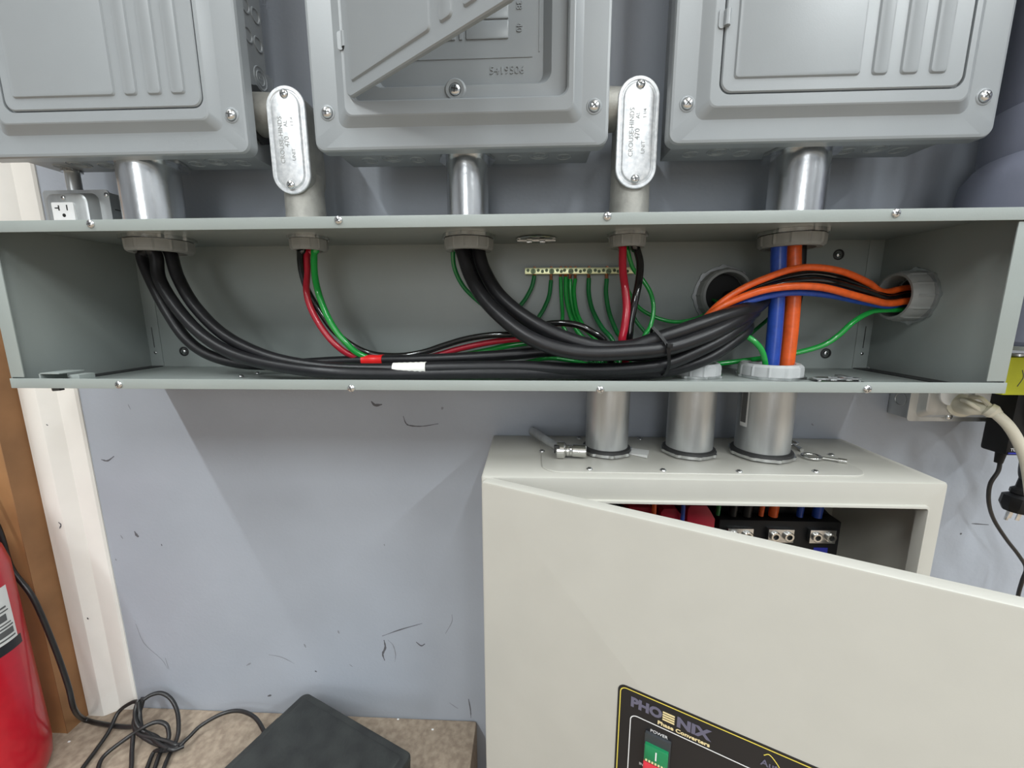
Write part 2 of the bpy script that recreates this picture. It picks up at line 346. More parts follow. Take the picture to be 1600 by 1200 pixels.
# ------------------------------------------------------------------ conduits
def locknut(par, o, d, ro, ri, th=0.0035, m='zinc', nm='locknut'):
    mod = lambda i, k: 1.0 if k in (0, 3) else (1.05 if i % 9 < 2 else 1.0)
    return part(nm, MB().lathe(o, d, [(ri, 0), (ro, 0), (ro, th), (ri, th)], 72, mod, close=True), m, par, ang=20)
def bushing(par, o, d, ro, ri, h=0.016, m='bush'):
    o = Vector(o); dd = Vector(d).normalized()
    mod = lambda i, k: 1.03 if (k in (1, 2, 3) and i % 8 == 0) else 1.0
    return part('bushing', MB().lathe(o, dd, [(ri, 0), (ro * 1.0, 0), (ro, h * .55), (ro * .985, h * .8), (ro * .93, h), (ri + .0005, h), (ri - 0.001, h * .7)], 96, mod, close=True), m, par, ang=20)
def pipe(par, p0, p1, r, m='galv', nm='pipe', wall=0.002):
    d = (Vector(p1) - Vector(p0)); L = d.length
    return part(nm, MB().lathe(p0, d, [(r - wall, 0), (r, 0), (r, L), (r - wall, L)], 48, close=True), m, par)
def conduit_top(x, y, r, rb, ztop, lab, bm='bush'):
    t = thing('conduit', lab, 'conduit', (x, y, H))
    pipe(t, (x, y, H - 0.008), (x, y, ztop + 0.004), r)
    locknut(t, (x, y, ztop), (0, 0, -1), r * 1.28, r * .98, 0.004)
    locknut(t, (x, y, H + 0.0005), (0, 0, 1), r * 1.22, r * .98, 0.004) if False else None
    locknut(t, (x, y, H - T - 0.0002), (0, 0, -1), rb * 1.06, r * .9, 0.005)
    bushing(t, (x, y, H - T - 0.006), (0, 0, -1), rb, r * .84, 0.016, bm)
    return t
PB = 0.305
c1 = (-0.484, -0.088); c3 = (-0.030, -0.080); c5 = (0.4215, -0.078)
conduit_top(*c1, 0.0365, 0.0405, PB, 'fat galvanised conduit pipe dropping from the left panel into the trough')
conduit_top(*c3, 0.0290, 0.0345, PB, 'galvanised conduit pipe dropping from the middle panel with open door')
conduit_top(*c5, 0.0350, 0.0400, PB, 'fat galvanised conduit pipe dropping from the right panel onto blue and orange cables')
CT = -0.1165
def conduit_low(x, y, r, rb, lab, m='galvdull', bush=True):
    t = thing('conduit', lab, 'conduit', (x, y, CT))
    pipe(t, (x, y, CT + 0.0), (x, y, 0.010), r, m)
    part('sealing_ring', MB().lathe((x, y, CT + 0.0055), (0, 0, 1), [(r, 0), (r * 1.14, 0), (r * 1.12, 0.004), (r, 0.0055)], 48, close=True), 'slot', t)
    locknut(t, (x, y, CT + 0.0022), (0, 0, 1), r * 1.17, r * .98, 0.0042)
    locknut(t, (x, y, T + 0.0004), (0, 0, 1), rb * 1.08, r * .9, 0.0035)
    if bush: bushing(t, (x, y, T + 0.004), (0, 0, 1), rb, r * .84, 0.016, 'bushl')
    return t
l1 = (0.176, -0.086); l2 = (0.2995, -0.086); l3 = (0.4045, -0.090)
conduit_low(*l1, 0.0315, 0.034, 'dull galvanised conduit between trough and cream cabinet, beside the socket wrench', bush=False)
conduit_low(*l2, 0.0330, 0.0345, 'dull galvanised conduit between trough and cream cabinet, the middle of three')
l3t = conduit_low(*l3, 0.0365, 0.040, 'widest dull galvanised conduit onto the cream cabinet, with a torn sticker, beside the keys')
b = MB()
for i in range(7):
    pass
rs = 0.0369
def arcsheet(cx, cy, r, a0, a1, z0, z1, n=8):
    b = MB(); rows = [[(cx + q * math.cos(math.radians(a0 + (a1 - a0) * i / n)), cy + q * math.sin(math.radians(a0 + (a1 - a0) * i / n)), z) for i in range(n + 1)] for q in (r, r + 0.0004) for z in (z0, z1)]
    b.v = [Vector(p) for r_ in rows for p in r_]; N = n + 1
    for i in range(n): b.f += [(i, i + 1, N + i + 1, N + i), (2 * N + i, 2 * N + i + 1, 3 * N + i + 1, 3 * N + i)]
    return b
part('sticker', arcsheet(*l3, rs, 187, 207, -0.070, -0.004), 'paper', l3t, label='torn white sticker')
part('sticker_print', arcsheet(*l3, rs + .0005, 189, 203, -0.064, -0.012), 'ink', l3t)

# ------------------------------------------------------------------ breaker panels
P = -0.1386; PZ0 = 0.2966; PZ1 = 1.03
def door_mb(w_, h_):      # door in local coordinates: x 0..w, z 0..h, front towards -y
    b = MB().rr([(0, w_, 0, h_, .012, 0.0), (0, w_, 0, h_, .012, -0.0035), (0.0012, w_ - .0012, .0012, h_ - .0012, .012, -0.0048)], 5)
    for x0, x1 in ((.0135, .1588), (.171, .190), (.203, .224), (.2356, .256)):
        b.rr([(x0, x1, .0135, h_ - .0135, .004, -0.0045), (x0 + .0016, x1 - .0016, .0151, h_ - .0151, .004, -0.0068), (x0 + .003, x1 - .003, .0162, h_ - .0162, .004, -0.0071)], 3)
    return b
DH = PZ1 - 0.353 - 0.06
def panel(x0, x1, lab, bx0, bx1, dx0, DW, mr, opened=False):
    t = thing('breaker_panel', lab, 'electrical panel', ((x0 + x1) / 2, -0.09, PZ0))
    bz = 0.3055
    box = part('box', MB().box(bx0, bx1, -0.1205, -0.05, bz, PZ1 - 0.01), 'panelbox', t, bevel=0.001)
    # stand-off rails
    for z in (0.42, 0.9): part('mounting_rail', MB().box(bx0 + 0.02, bx1 - 0.02, -0.05, -0.0005, z, z + 0.03), 'galvdull', t)
    dz = 0.3476; ml = dx0 - x0 - .0115 if not opened else .046
    pz = [(0, 0, 0, .012, -0.1210), (0, 0, 0, .012, -0.1350), (.0012, .0012, .0012, .012, -0.1378), (.0040, .0040, .0040, .012, P),
          (ml - .013, mr - .012, .0260, .011, P), (ml - .0115, mr - .0105, .0272, .011, P - 0.0008), (ml - .0015, mr - .0015, .0355, .010, P - 0.0088), (ml, mr, .0370, .010, P - 0.0095)]
    R = [(x0 + a, x1 - b_, PZ0 + c, PZ1 - c, r, y) for a, b_, c, r, y in pz]
    if opened:
        ox0, ox1, oz0, oz1 = x0 + .0540, x1 - .0520, 0.3500, PZ1 - .06
        R += [(ox0 - .002, ox1 + .002, oz0 - .002, oz1 + .002, .012, P - 0.0092), (ox0, ox1, oz0, oz1, .012, P - 0.0075), (ox0 + .001, ox1 - .001, oz0 + .001, oz1 - .001, .012, P + 0.0010),
              (ox0 + .0215, ox1 - .0185, oz0 + .0185, oz1 - .02, .014, P + 0.0030), (ox0 + .0235, ox1 - .0205, oz0 + .0205, oz1 - .022, .014, P + 0.0060), (ox0 + .0275, ox1 - .0285, oz0 + .0245, oz1 - .03, .012, P + 0.0160)]
    else:
        g_ = 0.0022
        R += [(dx0 - g_, dx0 + DW + g_, dz - g_, dz + DH + g_, .013, P - 0.0095), (dx0 - g_, dx0 + DW + g_, dz - g_, dz + DH + g_, .013, P - 0.0035)]
    part('cover', MB().rr(R, 10), 'panel', t, ang=14)
    if not opened:
        b = door_mb(.2762, DH); b.xf(Matrix.Translation((dx0, P - 0.0050, dz)) @ Matrix.Diagonal((DW / .2762, 1, 1, 1)))
    else:
        b = door_mb(.268, DH); b.xf(Matrix.Translation((x0 + .0525, P - 0.0085, dz + .0020)) @ Matrix.Rotation(math.radians(-36.8), 4, 'Z'))
    dr = part('door', b, 'panel', t, ang=28)
    # hinge tabs
    hx = dx0 + 0.0005 if not opened else x0 + .0515
    for z in (0.4215 if not opened else 0.4120, 0.80):
        part('hinge', MB().rr([(hx - .009, hx - .002, z - .008, z + .012, .003, P - 0.0090), (hx - .009, hx - .002, z - .008, z + .012, .003, P - 0.0108)], 3).cyl((hx, P - .0115, z - .006), (hx, P - .0115, z + .010), 0.0036, seg=14), 'panel', t)
        if opened: part('hinge_pin', MB().cyl((hx, P - .0115, z - .0105), (hx, P - .0115, z - .006), 0.0012, 0.0034, seg=10), 'dark', t)
    zs = 0.3405
    for xx in (x0 + .0195, x1 - .0185):
        screw(t, (xx, P - 0.0015, zs), 0.0068)
        part('screw_dimple', MB().lathe((xx, P + .0002, zs), (0, -1, 0), [(.0072, 0), (.0098, 0), (.0088, .0010), (.0072, .0012)], 24, close=True), 'panel', t)
    for xx in (x0 + .0195, x1 - .0185): screw(t, (xx, P - 0.0015, PZ1 - .045), 0.0068)
    # knockout rings pressed in the bottom
    def ko(p, d, r, nm='knockout'):
        b = MB()
        for q in ((r,) if r < .0105 else (r, r * .62)):
            b.lathe(p, d, [(q - .0010, 0), (q, .0010), (q + .0010, 0)], 24, close=False, cap=False)
            b.lathe(p, d, [(q * .25, .0001), (q * .27, .0005), (q * .3, 0.0001)], 10, cap=False) if q < r or r < .0105 else None
        return part(nm, b, 'panel', box)
    cxm = (bx0 + bx1) / 2
    for k in range(-4, 5):
        if abs(k) < 2: continue
        ko((cxm + k * .034, -0.077 - (.008 if k % 2 else 0), bz), (0, 0, -1), .014 if k % 2 else .0100)
        ko((cxm + k * .034 + .012, -0.112, bz), (0, 0, -1), .0100)
    return t, box, ko, dr
PLt, PLb, PLko, _d = panel(-0.6720, -0.3010, 'grey breaker panel, left one, with closed ribbed door above the outlet', -0.655, -0.3215, -.6066, .2577, .0430)
PCt, PCb, PCko, cdoor = panel(-0.2150, 0.1537, 'grey breaker panel in the middle with its ribbed door swung open', -0.2025, 0.1385, -.1580, .2762, .0450, True)
PRt, PRb, PRko, _d = panel(0.2268, 0.6050, 'grey breaker panel, right one, with closed ribbed door above the blue cable', 0.243, 0.5800, .2808, .2703, .0460)
# round dimples on the side of the left panel, and large ones on the side of the right panel
for z in (0.462, 0.497, 0.532, 0.567, 0.602):
    for y in (-0.106, -0.085, -0.064):
        part('knockout', MB().lathe((-0.3215, y, z), (1, 0, 0), [(.0098, -.0002), (.0092, .0014), (.0078, .0014), (.0068, .0001)], 24, cap=False), 'panelbox', PLb)
for y, z, r in ((-0.066, 0.4185, .014), (-0.100, 0.425, .010)):
    PLko((-0.3215, y, z), (1, 0, 0), r)
for k, z in enumerate((0.33, 0.375, 0.42, 0.47, 0.52)):
    PRko((0.2430, -0.112 if k % 2 else -0.085, z), (-1, 0, 0), .013)
# latch screw, raised number and breaker outlines of the open middle panel
screw(PCt, (-0.0345, P + 0.0015, 0.3635), 0.0072)
part('screw_dimple', MB().lathe((-0.0345, P + .0022, 0.3635), (0, -1, 0), [(.0076, 0), (.0135, 0), (.0112, .0022), (.0076, .0018)], 28, close=True), 'panel', PCt)
DF = P + 0.0160
text('raised_number', '5419506', 0.0125, 'panel', Matrix.Translation((0.0285, DF - .0002, 0.3905)) @ FRONT, PCt, 0.0007, sx=1.0)
text('raised_number', '40', 0.010, 'panel', Matrix.Translation((0.0435, DF - .0002, 0.4370)) @ FRONT @ Matrix.Rotation(-PI / 2, 4, 'Z'), PCt, 0.0007)
text('raised_number', '38', 0.010, 'panel', Matrix.Translation((0.0435, DF - .0002, 0.4610)) @ FRONT @ Matrix.Rotation(-PI / 2, 4, 'Z'), PCt, 0.0007)
def plate(x0, x1, z0, z1, h=0.0012):
    part('breaker_blank', MB().rr([(x0, x1, z0, z1, .0006, DF), (x0, x1, z0, z1, .0006, DF - h), (x0 + .0008, x1 - .0008, z0 + .0008, z1 - .0008, .0006, DF - h - .0003)], 1), 'panel', PCt)
z = 0.4255
while z < PZ1 - 0.12:
    plate(-0.0215, 0.0305, z, z + 0.0195); plate(-0.0870, -0.0350, z, z + 0.0195); z += 0.0215
part('centre_rib', MB().box(-0.0300, -0.0265, DF - .0012, DF, 0.4255, PZ1 - .12), 'panel', PCt)
part('pressed_line', MB().box(-0.125, 0.060, DF - .0007, DF, 0.4045, 0.4053), 'panel', PCt)
part('pressed_line', MB().box(0.0680, 0.0688, DF - .0009, DF, 0.41, PZ1 - .12), 'panel', PCt)

# ------------------------------------------------------------------ conduit bodies with oval covers
def lb(x, lab, side_x, zh, hub_r=.027):
    yc = -0.0795; zc = 0.3208; hh = 0.0668; ww = 0.0262; F = -0.110
    t = thing('conduit_fitting', lab, 'conduit fitting', (x, yc, H))
    def st(w_, h_, y): return (x - w_, x + w_, zc - h_, zc + h_, w_, y)
    b = MB().rr([st(ww - .006, hh - .006, -0.055), st(ww - .0025, hh - .0025, -0.062), st(ww - .0018, hh - .0018, F + .003)], 8)
    b.cyl((x, yc, H + 0.006), (x, yc, 0.285), hub_r, hub_r * .96, 32)
    b.cyl((x, yc, H + 0.004), (x, yc, H + .010), hub_r * .93, hub_r, 32)
    b.cyl((x, -0.083, zh), (side_x + .004, -0.083, zh), hub_r * .92, hub_r, 32)
    part('body', b, 'cast', t, ang=40)
    pipe(t, (x, yc, H - 0.010), (x, yc, H + 0.010), hub_r * .8, 'galvdull', 'nipple')
    locknut(t, (side_x + .0002, -0.083, zh), (1 if side_x < x else -1, 0, 0), hub_r * 1.3, hub_r * .9, 0.004, 'slot')
    cv = part('cover', MB().rr([st(ww, hh, F + .003), st(ww, hh, F + .0008), st(ww - .0008, hh - .0008, F), st(ww - .0042, hh - .0042, F), st(ww - .0052, hh - .0052, F + .0012), st(ww - .0064, hh - .0064, F + .0010), st(ww - .0082, hh - .0082, F - .0016), st(ww - .010, hh - .010, F - .0022)], 10), 'stamp', t, ang=25)
    for s in (-1, 1): screw(t, (x + .0008 * s, F - .0018, zc + s * .0555), 0.0058)
    for tx_, s_, o_, sz in (('CROUSE-HINDS', 0, -.0080, .0082), ('470', -.002, -.0005, .0090), ('AL', .020, -.0005, .0070), ('UNIT', -.018, .0075, .0065), ('1 1/4', .022, .0080, .0055)):
        text('stamped_text', tx_, sz, 'bush', Matrix.Translation((x + o_, F - .0023, zc + s_)) @ FRONT @ Matrix.Rotation(PI / 2, 4, 'Z'), cv, 0.00015)
    locknut(t, (x, yc, H - T - 0.0002), (0, 0, -1), hub_r * 1.02, hub_r * .75, 0.004)
    bushing(t, (x, yc, H - T - 0.0045), (0, 0, -1), hub_r * .93, hub_r * .66, 0.015)
    return t
lb(-0.2650, 'conduit body with oval stamped cover between the left and middle panels', -0.3205, 0.3640)
lb(0.1955, 'conduit body with oval stamped cover between the middle and right panels', 0.1395, 0.3600)
# thin conduit left of the panel
t = thing('small_conduit', 'short thin dark conduit dropping from the left panel to the outlet box', 'conduit', (-0.638, -0.0600, 0.275))
pipe(t, (-0.6296, -0.060, 0.2660), (-0.6296, -0.060, 0.3058), 0.0088, 'galvdull')
locknut(t, (-0.6296, -0.060, 0.3052), (0, 0, -1), 0.0118, 0.0086, 0.003)

# ------------------------------------------------------------------ bushings of the big holes
t = thing('conduit_nipple', 'grey plastic bushing around the hole in the trough back wall', 'conduit fitting', (0.366, 0, 0.120))
pipe(t, (0.366, 0.09, 0.120), (0.366, -0.012, 0.120), 0.0365, 'dark', 'pipe')
locknut(t, (0.366, -T - .0003, 0.120), (0, -1, 0), 0.0450, 0.034, 0.004, 'galvdull')
bushing(t, (0.366, -0.006, 0.120), (0, -1, 0), 0.0405, 0.0335, 0.020)
part('hole', MB().cyl((0.366, -0.0020, 0.120), (0.366, -0.0017, 0.120), 0.0335), 'dark', t)
t = thing('conduit_nipple', 'grey plastic bushing in the right end wall of the trough', 'conduit fitting', (W, -0.0680, 0.1150))
pipe(t, (W + 0.06, -0.068, 0.115), (W - 0.012, -0.068, 0.115), 0.0320, 'galvdull', 'pipe')
locknut(t, (W - T - .0003, -0.068, 0.115), (-1, 0, 0), 0.0385, 0.030, 0.004, 'galv')
bushing(t, (W - .006, -0.068, 0.115), (-1, 0, 0), 0.0345, 0.0285, 0.026)
part('hole', MB().cyl((W - T - .0006, -0.068, 0.115), (W - T - .0002, -0.068, 0.115), 0.0285), 'dark', t)

# ------------------------------------------------------------------ ground bar
gb = thing('ground_bar', 'pale metal grounding bar with screws where the green wires end', 'terminal bar', (0.137, -0.012, 0.158))
part('bar', MB().box(0.0500, 0.2235, -0.0185, -0.0085, 0.1535, 0.1632), 'brass', gb, bevel=0.0005)
for x in (0.058, 0.215): part('standoff', MB().box(x - .004, x + .004, -0.0086, -T, 0.1535, 0.1632), 'brass', gb)
for k, px in enumerate((825, 833, 841, 847.5, 854, 862, 871, 877, 882, 892, 900, 907, 913, 921, 930, 936, 943, 951, 960, 966, 972, 980)):
    p = at(px, 423 + (1.0 if k % 2 else -0.6), Y=-0.0187); big = px in (833, 862, 892, 921, 951)
    r = .0042 if big else .0026
    o = part('terminal_screw', MB().cyl((p.x, -0.0206 if big else -0.0196, p.z), (p.x, -0.018, p.z), r, seg=16), 'greenscrew', gb)
    a = random.uniform(0, PI); b = MB().box(-r * .8, r * .8, -0.0003, 0.0003, -.0004, .0004); b.xf(Matrix.Translation((p.x, -0.0209 if big else -0.0199, p.z)) @ Matrix.Rotation(a, 4, 'Y'))
    part('recess', b, 'dark', o)

# ------------------------------------------------------------------ cables and wires inside the trough
def px3(pts, zmin):
    out = []
    for q in pts:
        u, v, y = q; p = at(u, v, Y=y)
        if p.z < zmin: p = at(u, v, Z=zmin); p.y = max(p.y, -0.19)
        out.append(p)
    return out
def cable(name, label, cat, pts, r, m, group=None, pre=(), post=(), seg=14, zmin=None):
    P_ = [Vector(q) for q in pre] + px3(pts, (T + r) if zmin is None else zmin) + [Vector(q) for q in post]
    o = part(name, MB().tube(P_, r, seg), m, None, ang=60)
    tag(o, label, cat, group); o['pts'] = 0; del o['pts']
    return o, P_
RB = 0.0084
x1, y1_ = c1
# from the left conduit
oW, PW = cable('cable', 'thick black cable from left conduit, wrapped with white tape', 'cable',
    [(268, 400, -.088), (279, 435, -.094), (306, 480, -.105), (354, 526, -.118), (422, 558, -.130), (500, 573, -.135), (570, 577, -.138), (642, 576, -.138), (710, 574, -.138), (811, 573, -.138), (879, 576, -.140), (940, 577, -.145), (993, 575, -.148), (1043, 568, -.148), (1100, 544, -.142), (1140, 522, -.128), (1165, 503, -.105), (1172, 488, -.075)],
    RB, 'cable', pre=[(-.475, -.088, .30), (-.474, -.088, .23), (-.472, -.088, .19)], post=[(.385, -.035, .108), (.375, .03, .110)])
oR, PR_ = cable('cable', 'thick black cable from left conduit, wrapped with red tape', 'cable',
    [(222, 400, -.088), (235, 435, -.094), (262, 487, -.102), (292, 530, -.108), (330, 556, -.106), (385, 569, -.098), (450, 569, -.088), (520, 565, -.085), (583, 563, -.088), (650, 562, -.095), (720, 559, -.100), (800, 554, -.103), (860, 549, -.105), (930, 550, -.112), (990, 556, -.122), (1043, 556, -.128), (1095, 540, -.122), (1135, 518, -.105), (1160, 500, -.080)],
    .0078, 'cable', pre=[(-.498, -.090, .30), (-.498, -.090, .23), (-.500, -.090, .19)], post=[(.372, -.035, .100), (.362, .03, .102)])
cable('cable', 'thick black cable from left conduit with no tape, middle of the three', 'cable',
    [(244, 400, -.100), (250, 438, -.106), (282, 488, -.118), (322, 528, -.128), (372, 556, -.138), (440, 573, -.148), (520, 582, -.155), (640, 584, -.140), (780, 582, -.140), (900, 583, -.135), (980, 584, -.132), (1040, 580, -.130), (1100, 562, -.128), (1145, 534, -.112), (1168, 512, -.090)],
    RB, 'cable', pre=[(-.486, -.104, .30), (-.486, -.104, .23), (-.487, -.103, .19)], post=[(.380, -.035, .092), (.372, .03, .096)])
def tape(par, P_, r, u0, u1, m, lab):
    # samples the finished cable path between two picture columns of the photograph
    Q = crom(P_, 16)
    def col(p):
        q = RIG.transposed() @ (p - CAM); return 800 + FPX * q.x / q.y
    seg = [q for i, q in enumerate(Q) if u0 <= col(q) <= u1]
    b = MB().tube(seg, lambda t_: r + 0.0005 + 0.00025 * math.sin(t_ * 40), 16, smooth=False)
    return part('tape_band', b, m, par, ang=40, label=lab)
tape(oR, PR_, .0078, 565, 602, 'redtape', 'red tape band')
tape(oW, PW, RB, 615, 667, 'whitetape', 'white tape band')
# from the middle conduit
cable('cable', 'thick black cable from middle conduit, uppermost of the bundle', 'cable',
    [(748, 392, -.080), (756, 421, -.088), (776, 456, -.104), (806, 485, -.120), (846, 511, -.134), (889, 530, -.142), (939, 543, -.147), (985, 542, -.150), (1022, 531, -.152), (1062, 518, -.148), (1113, 500, -.138), (1160, 485, -.120), (1183, 479, -.098)],
    .0097, 'cable', pre=[(-.012, -.080, .30), (-.012, -.080, .23), (-.013, -.080, .19)], post=[(.398, -.070, .118), (.384, -.035, .118), (.372, .03, .118)])
cable('cable', 'thick black cable from middle conduit, lower front one of the bundle', 'cable',
    [(722, 392, -.088), (735, 431, -.098), (757, 468, -.116), (791, 502, -.136), (828, 528, -.152), (872, 545, -.160), (919, 552, -.163), (975, 551, -.163), (1038, 545, -.160), (1085, 531, -.152), (1130, 512, -.138), (1163, 494, -.115), (1178, 486, -.085)],
    .0097, 'cable', pre=[(-.042, -.084, .30), (-.042, -.084, .23), (-.042, -.084, .19)], post=[(.390, -.040, .104), (.38, .03, .110)])
cable('cable', 'thick black cable from middle conduit, hidden behind its two neighbours', 'cable',
    [(735, 392, -.064), (746, 428, -.072), (768, 462, -.090), (800, 494, -.108), (842, 518, -.125), (885, 534, -.134), (940, 545, -.138), (1000, 545, -.140), (1043, 538, -.140), (1090, 521, -.134), (1135, 502, -.118), (1165, 490, -.095)],
    .0085, 'cable', pre=[(-.028, -.062, .30), (-.028, -.062, .23), (-.028, -.062, .19)], post=[(.38, -.035, .112), (.37, .03, .112)])
# from the left conduit body
r = .0047; q = (-.265, -.0795)
cable('wire', 'glossy black wire from the left conduit body, arching over the bundle', 'wire',
    [(469, 393, -.080), (471, 421, -.082), (480, 452, -.085), (497, 482, -.088), (521, 516, -.090), (551, 540, -.088), (582, 553, -.082), (622, 556, -.076), (659, 551, -.074), (693, 540, -.074), (727, 530, -.076), (764, 524, -.080), (804, 522, -.086), (835, 512, -.092), (858, 506, -.098), (882, 505, -.104), (906, 509, -.108), (926, 519, -.110), (943, 532, -.108)],
    r, 'blackwire', pre=[(q[0] - .010, q[1], .28), (q[0] - .010, q[1], .19)], post=[tuple(at(955, 560, Y=-.1)), (l1[0] - .012, l1[1], -.01), (l1[0] - .012, l1[1], -.08)])
cable('wire', 'red wire from the left conduit body, curving down beside the green one', 'wire',
    [(480, 393, -.074), (480, 425, -.080), (479, 455, -.090), (486, 482, -.095), (503, 513, -.098), (526, 540, -.096), (552, 556, -.088), (600, 565, -.075), (650, 562, -.068), (683, 555, -.066), (710, 547, -.066), (744, 539, -.068), (778, 533, -.072), (821, 529, -.078), (870, 530, -.085), (925, 540, -.085), (952, 556, -.080)],
    r, 'red', pre=[(q[0] - .001, q[1] + .008, .28), (q[0] - .001, q[1] + .008, .19)], post=[(l1[0] + .002, l1[1] + .006, .01), (l1[0] + .002, l1[1] + .006, -.08)])
cable('wire', 'bright green wire from the left conduit body, passing behind the red tape', 'wire',
    [(491, 393, -.078), (492, 431, -.084), (501, 468, -.092), (518, 506, -.097), (541, 536, -.096), (567, 556, -.088), (620, 569, -.070), (680, 565, -.058), (730, 554, -.056), (764, 547, -.058), (801, 539, -.062), (850, 534, -.062), (905, 540, -.060), (945, 556, -.066)],
    r, 'green', pre=[(q[0] + .010, q[1], .28), (q[0] + .010, q[1], .19)], post=[(l1[0] + .012, l1[1] + .004, .01), (l1[0] + .012, l1[1] + .004, -.08)])
cable('wire', 'dark green wire hanging from the middle conduit left of the thick cables', 'wire',
    [(708, 390, -.072), (710, 418, -.066), (723, 446, -.055), (744, 468, -.045), (770, 488, -.038), (800, 505, -.035), (840, 523, -.040), (890, 540, -.052), (935, 556, -.062)],
    .0034, 'dgreen', pre=[(-.050, -.070, .28), (-.050, -.070, .19)], post=[(l1[0] - .008, l1[1] + .014, .01), (l1[0] - .008, l1[1] + .014, -.08)])
# green wires of the grounding bar
def gw(lab, pts, r=.0034, m='dgreen', post=(), end=None):
    o, P_ = cable('ground_wire', lab, 'wire', pts, r, m, 'green wires on the grounding bar', post=post)
    a = P_[0]; part('copper_end', MB().cyl(a + Vector((0, 0, -.0012)), (a.x, -.0135, .1535), r * .72, seg=10).cyl((a.x, -.0135, .163), (a.x + .0004, -.0135, .1655), r * .6, seg=8), 'copper', o)
    return o
L1E = lambda dx, dy: [(l1[0] + dx, l1[1] + dy, .012), (l1[0] + dx, l1[1] + dy, -.08)]
gw('green wire at the left end of the grounding bar, curving left', [(835, 431, -.016), (831, 448, -.018), (821, 467, -.022), (810, 481, -.028), (800, 495, -.03), (815, 520, -.03), (880, 545, -.05)], post=L1E(-.02, .006))
gw('green wire second from the left end of the grounding bar, curving left', [(861, 438, -.016), (858, 462, -.020), (850, 482, -.026), (840, 500, -.032), (838, 520, -.035), (890, 548, -.045)], post=L1E(-.016, .016))
gw('straight green wire, leftmost of the close four below the grounding bar', [(876, 433, -.016), (877, 462, -.020), (879, 489, -.026), (881, 512, -.034), (905, 545, -.04)], m='green', post=L1E(-.008, .022), r=.0030)
gw('green wire, second of the close four below the grounding bar', [(884, 433, -.017), (885, 465, -.022), (892, 495, -.030), (904, 520, -.042), (930, 545, -.05)], m='green', post=L1E(0, .024), r=.0036)
gw('green wire, third of the close four below the grounding bar', [(891, 436, -.016), (892, 462, -.019), (898, 492, -.026), (911, 512, -.038), (929, 526, -.050), (950, 548, -.055)], m='green', post=L1E(.007, .022), r=.0034)
gw('green wire, rightmost of the close four below the grounding bar', [(899, 436, -.017), (897, 457, -.023), (902, 489, -.032), (915, 514, -.046), (935, 536, -.055)], m='green', post=L1E(.013, .017), r=.0030)
gw('dark green wire curving right below the grounding bar, the fourth last', [(920, 435, -.016), (920, 459, -.020), (926, 485, -.028), (940, 511, -.042), (956, 530, -.056), (962, 550, -.06)], post=L1E(.018, .010), r=.0036)
gw('dark green wire curving right below the bar, next to the thick red wire', [(948, 436, -.016), (947, 459, -.020), (952, 489, -.028), (963, 517, -.042), (972, 532, -.056), (972, 550, -.06)], post=L1E(.020, .002), r=.0036)
gw('green wire leaving the right end of the bar towards the rear hole', [(974, 432, -.016), (984, 459, -.020), (999, 481, -.028), (1025, 496, -.036), (1055, 503, -.040), (1087, 498, -.040), (1108, 487, -.036), (1122, 474, -.026)], r=.0030, m='green', post=[(.356, .03, .118)])
# from the right conduit body
q = (.1955, -.0795)
cable('wire', 'thick red wire hanging straight from the right conduit body', 'wire', [(973, 387, -.086), (973, 421, -.092), (977, 453, -.100), (979, 482, -.106), (976, 510, -.112), (972, 535, -.112)], .0055, 'red', pre=[(q[0] - .008, q[1] - .006, .28), (q[0] - .008, q[1] - .006, .19)], post=[(.196, -.100, .02), (.19, -.095, -.05)])
cable('wire', 'thick glossy black wire hanging beside the red one from the right conduit body', 'wire', [(994, 387, -.080), (1000, 411, -.086), (998, 440, -.094), (991, 475, -.102), (985, 507, -.104), (983, 530, -.104)], .0053, 'blackwire', pre=[(q[0] + .009, q[1] - .004, .28), (q[0] + .009, q[1] - .004, .19)], post=[(.199, -.088, .02), (.193, -.085, -.05)])
cable('wire', 'bright green wire bowing right from the right conduit body', 'wire', [(981, 392, -.070), (989, 419, -.066), (1004, 437, -.066), (1017, 459, -.070), (1021, 485, -.076), (1016, 510, -.082), (1006, 526, -.086)], .0031, 'green', pre=[(q[0] + .002, q[1] + .011, .28), (q[0] + .002, q[1] + .011, .19)], post=[tuple(at(990, 556, Y=-.07)), (.188, -.070, -.01), (.186, -.072, -.06)])
cable('wire', 'short green wire crossing low behind the glossy black wire', 'wire', [(978, 440, -.03), (984, 475, -.040), (993, 500, -.048), (1007, 518, -.056), (1022, 535, -.066)], .0028, 'dgreen', post=[tuple(at(1060, 560, Y=-.075)), (l2[0] - .012, l2[1] + .004, .0), (l2[0] - .012, l2[1] + .004, -.08)])
# blue and orange verticals of the right conduit
def vert(lab, m, u, v0, v1, ya, yb, r, dx):
    a = at(u[0], v0, Y=ya); b_ = at(u[-1], v1, Y=yb); mid = [at(uu, v0 + (v1 - v0) * (i + 1) / (len(u) - 1), Y=ya + (yb - ya) * (i + 1) / (len(u) - 1)) for i, uu in enumerate(u[1:-1])]
    o = part('cable', MB().tube([Vector((a.x, a.y, .29)), Vector((a.x, a.y, .21)), a] + mid + [b_, Vector((b_.x, b_.y, -.08))], r, 16), m, None, ang=60)
    return tag(o, lab, 'cable')
vert('thick blue cable running straight down to the widest lower conduit', 'blue', (1217, 1215, 1211, 1205), 387, 572, -.088, -.093, .0099, 0)
vert('thick orange cable running straight down beside the blue one', 'orange', (1240, 1240, 1236, 1229), 387, 572, -.082, -.088, .0098, 0)
vert('thick black cable mostly hidden behind the vertical orange cable', 'cable', (1250, 1246, 1234, 1222), 387, 572, -.064, -.072, .0085, 0)
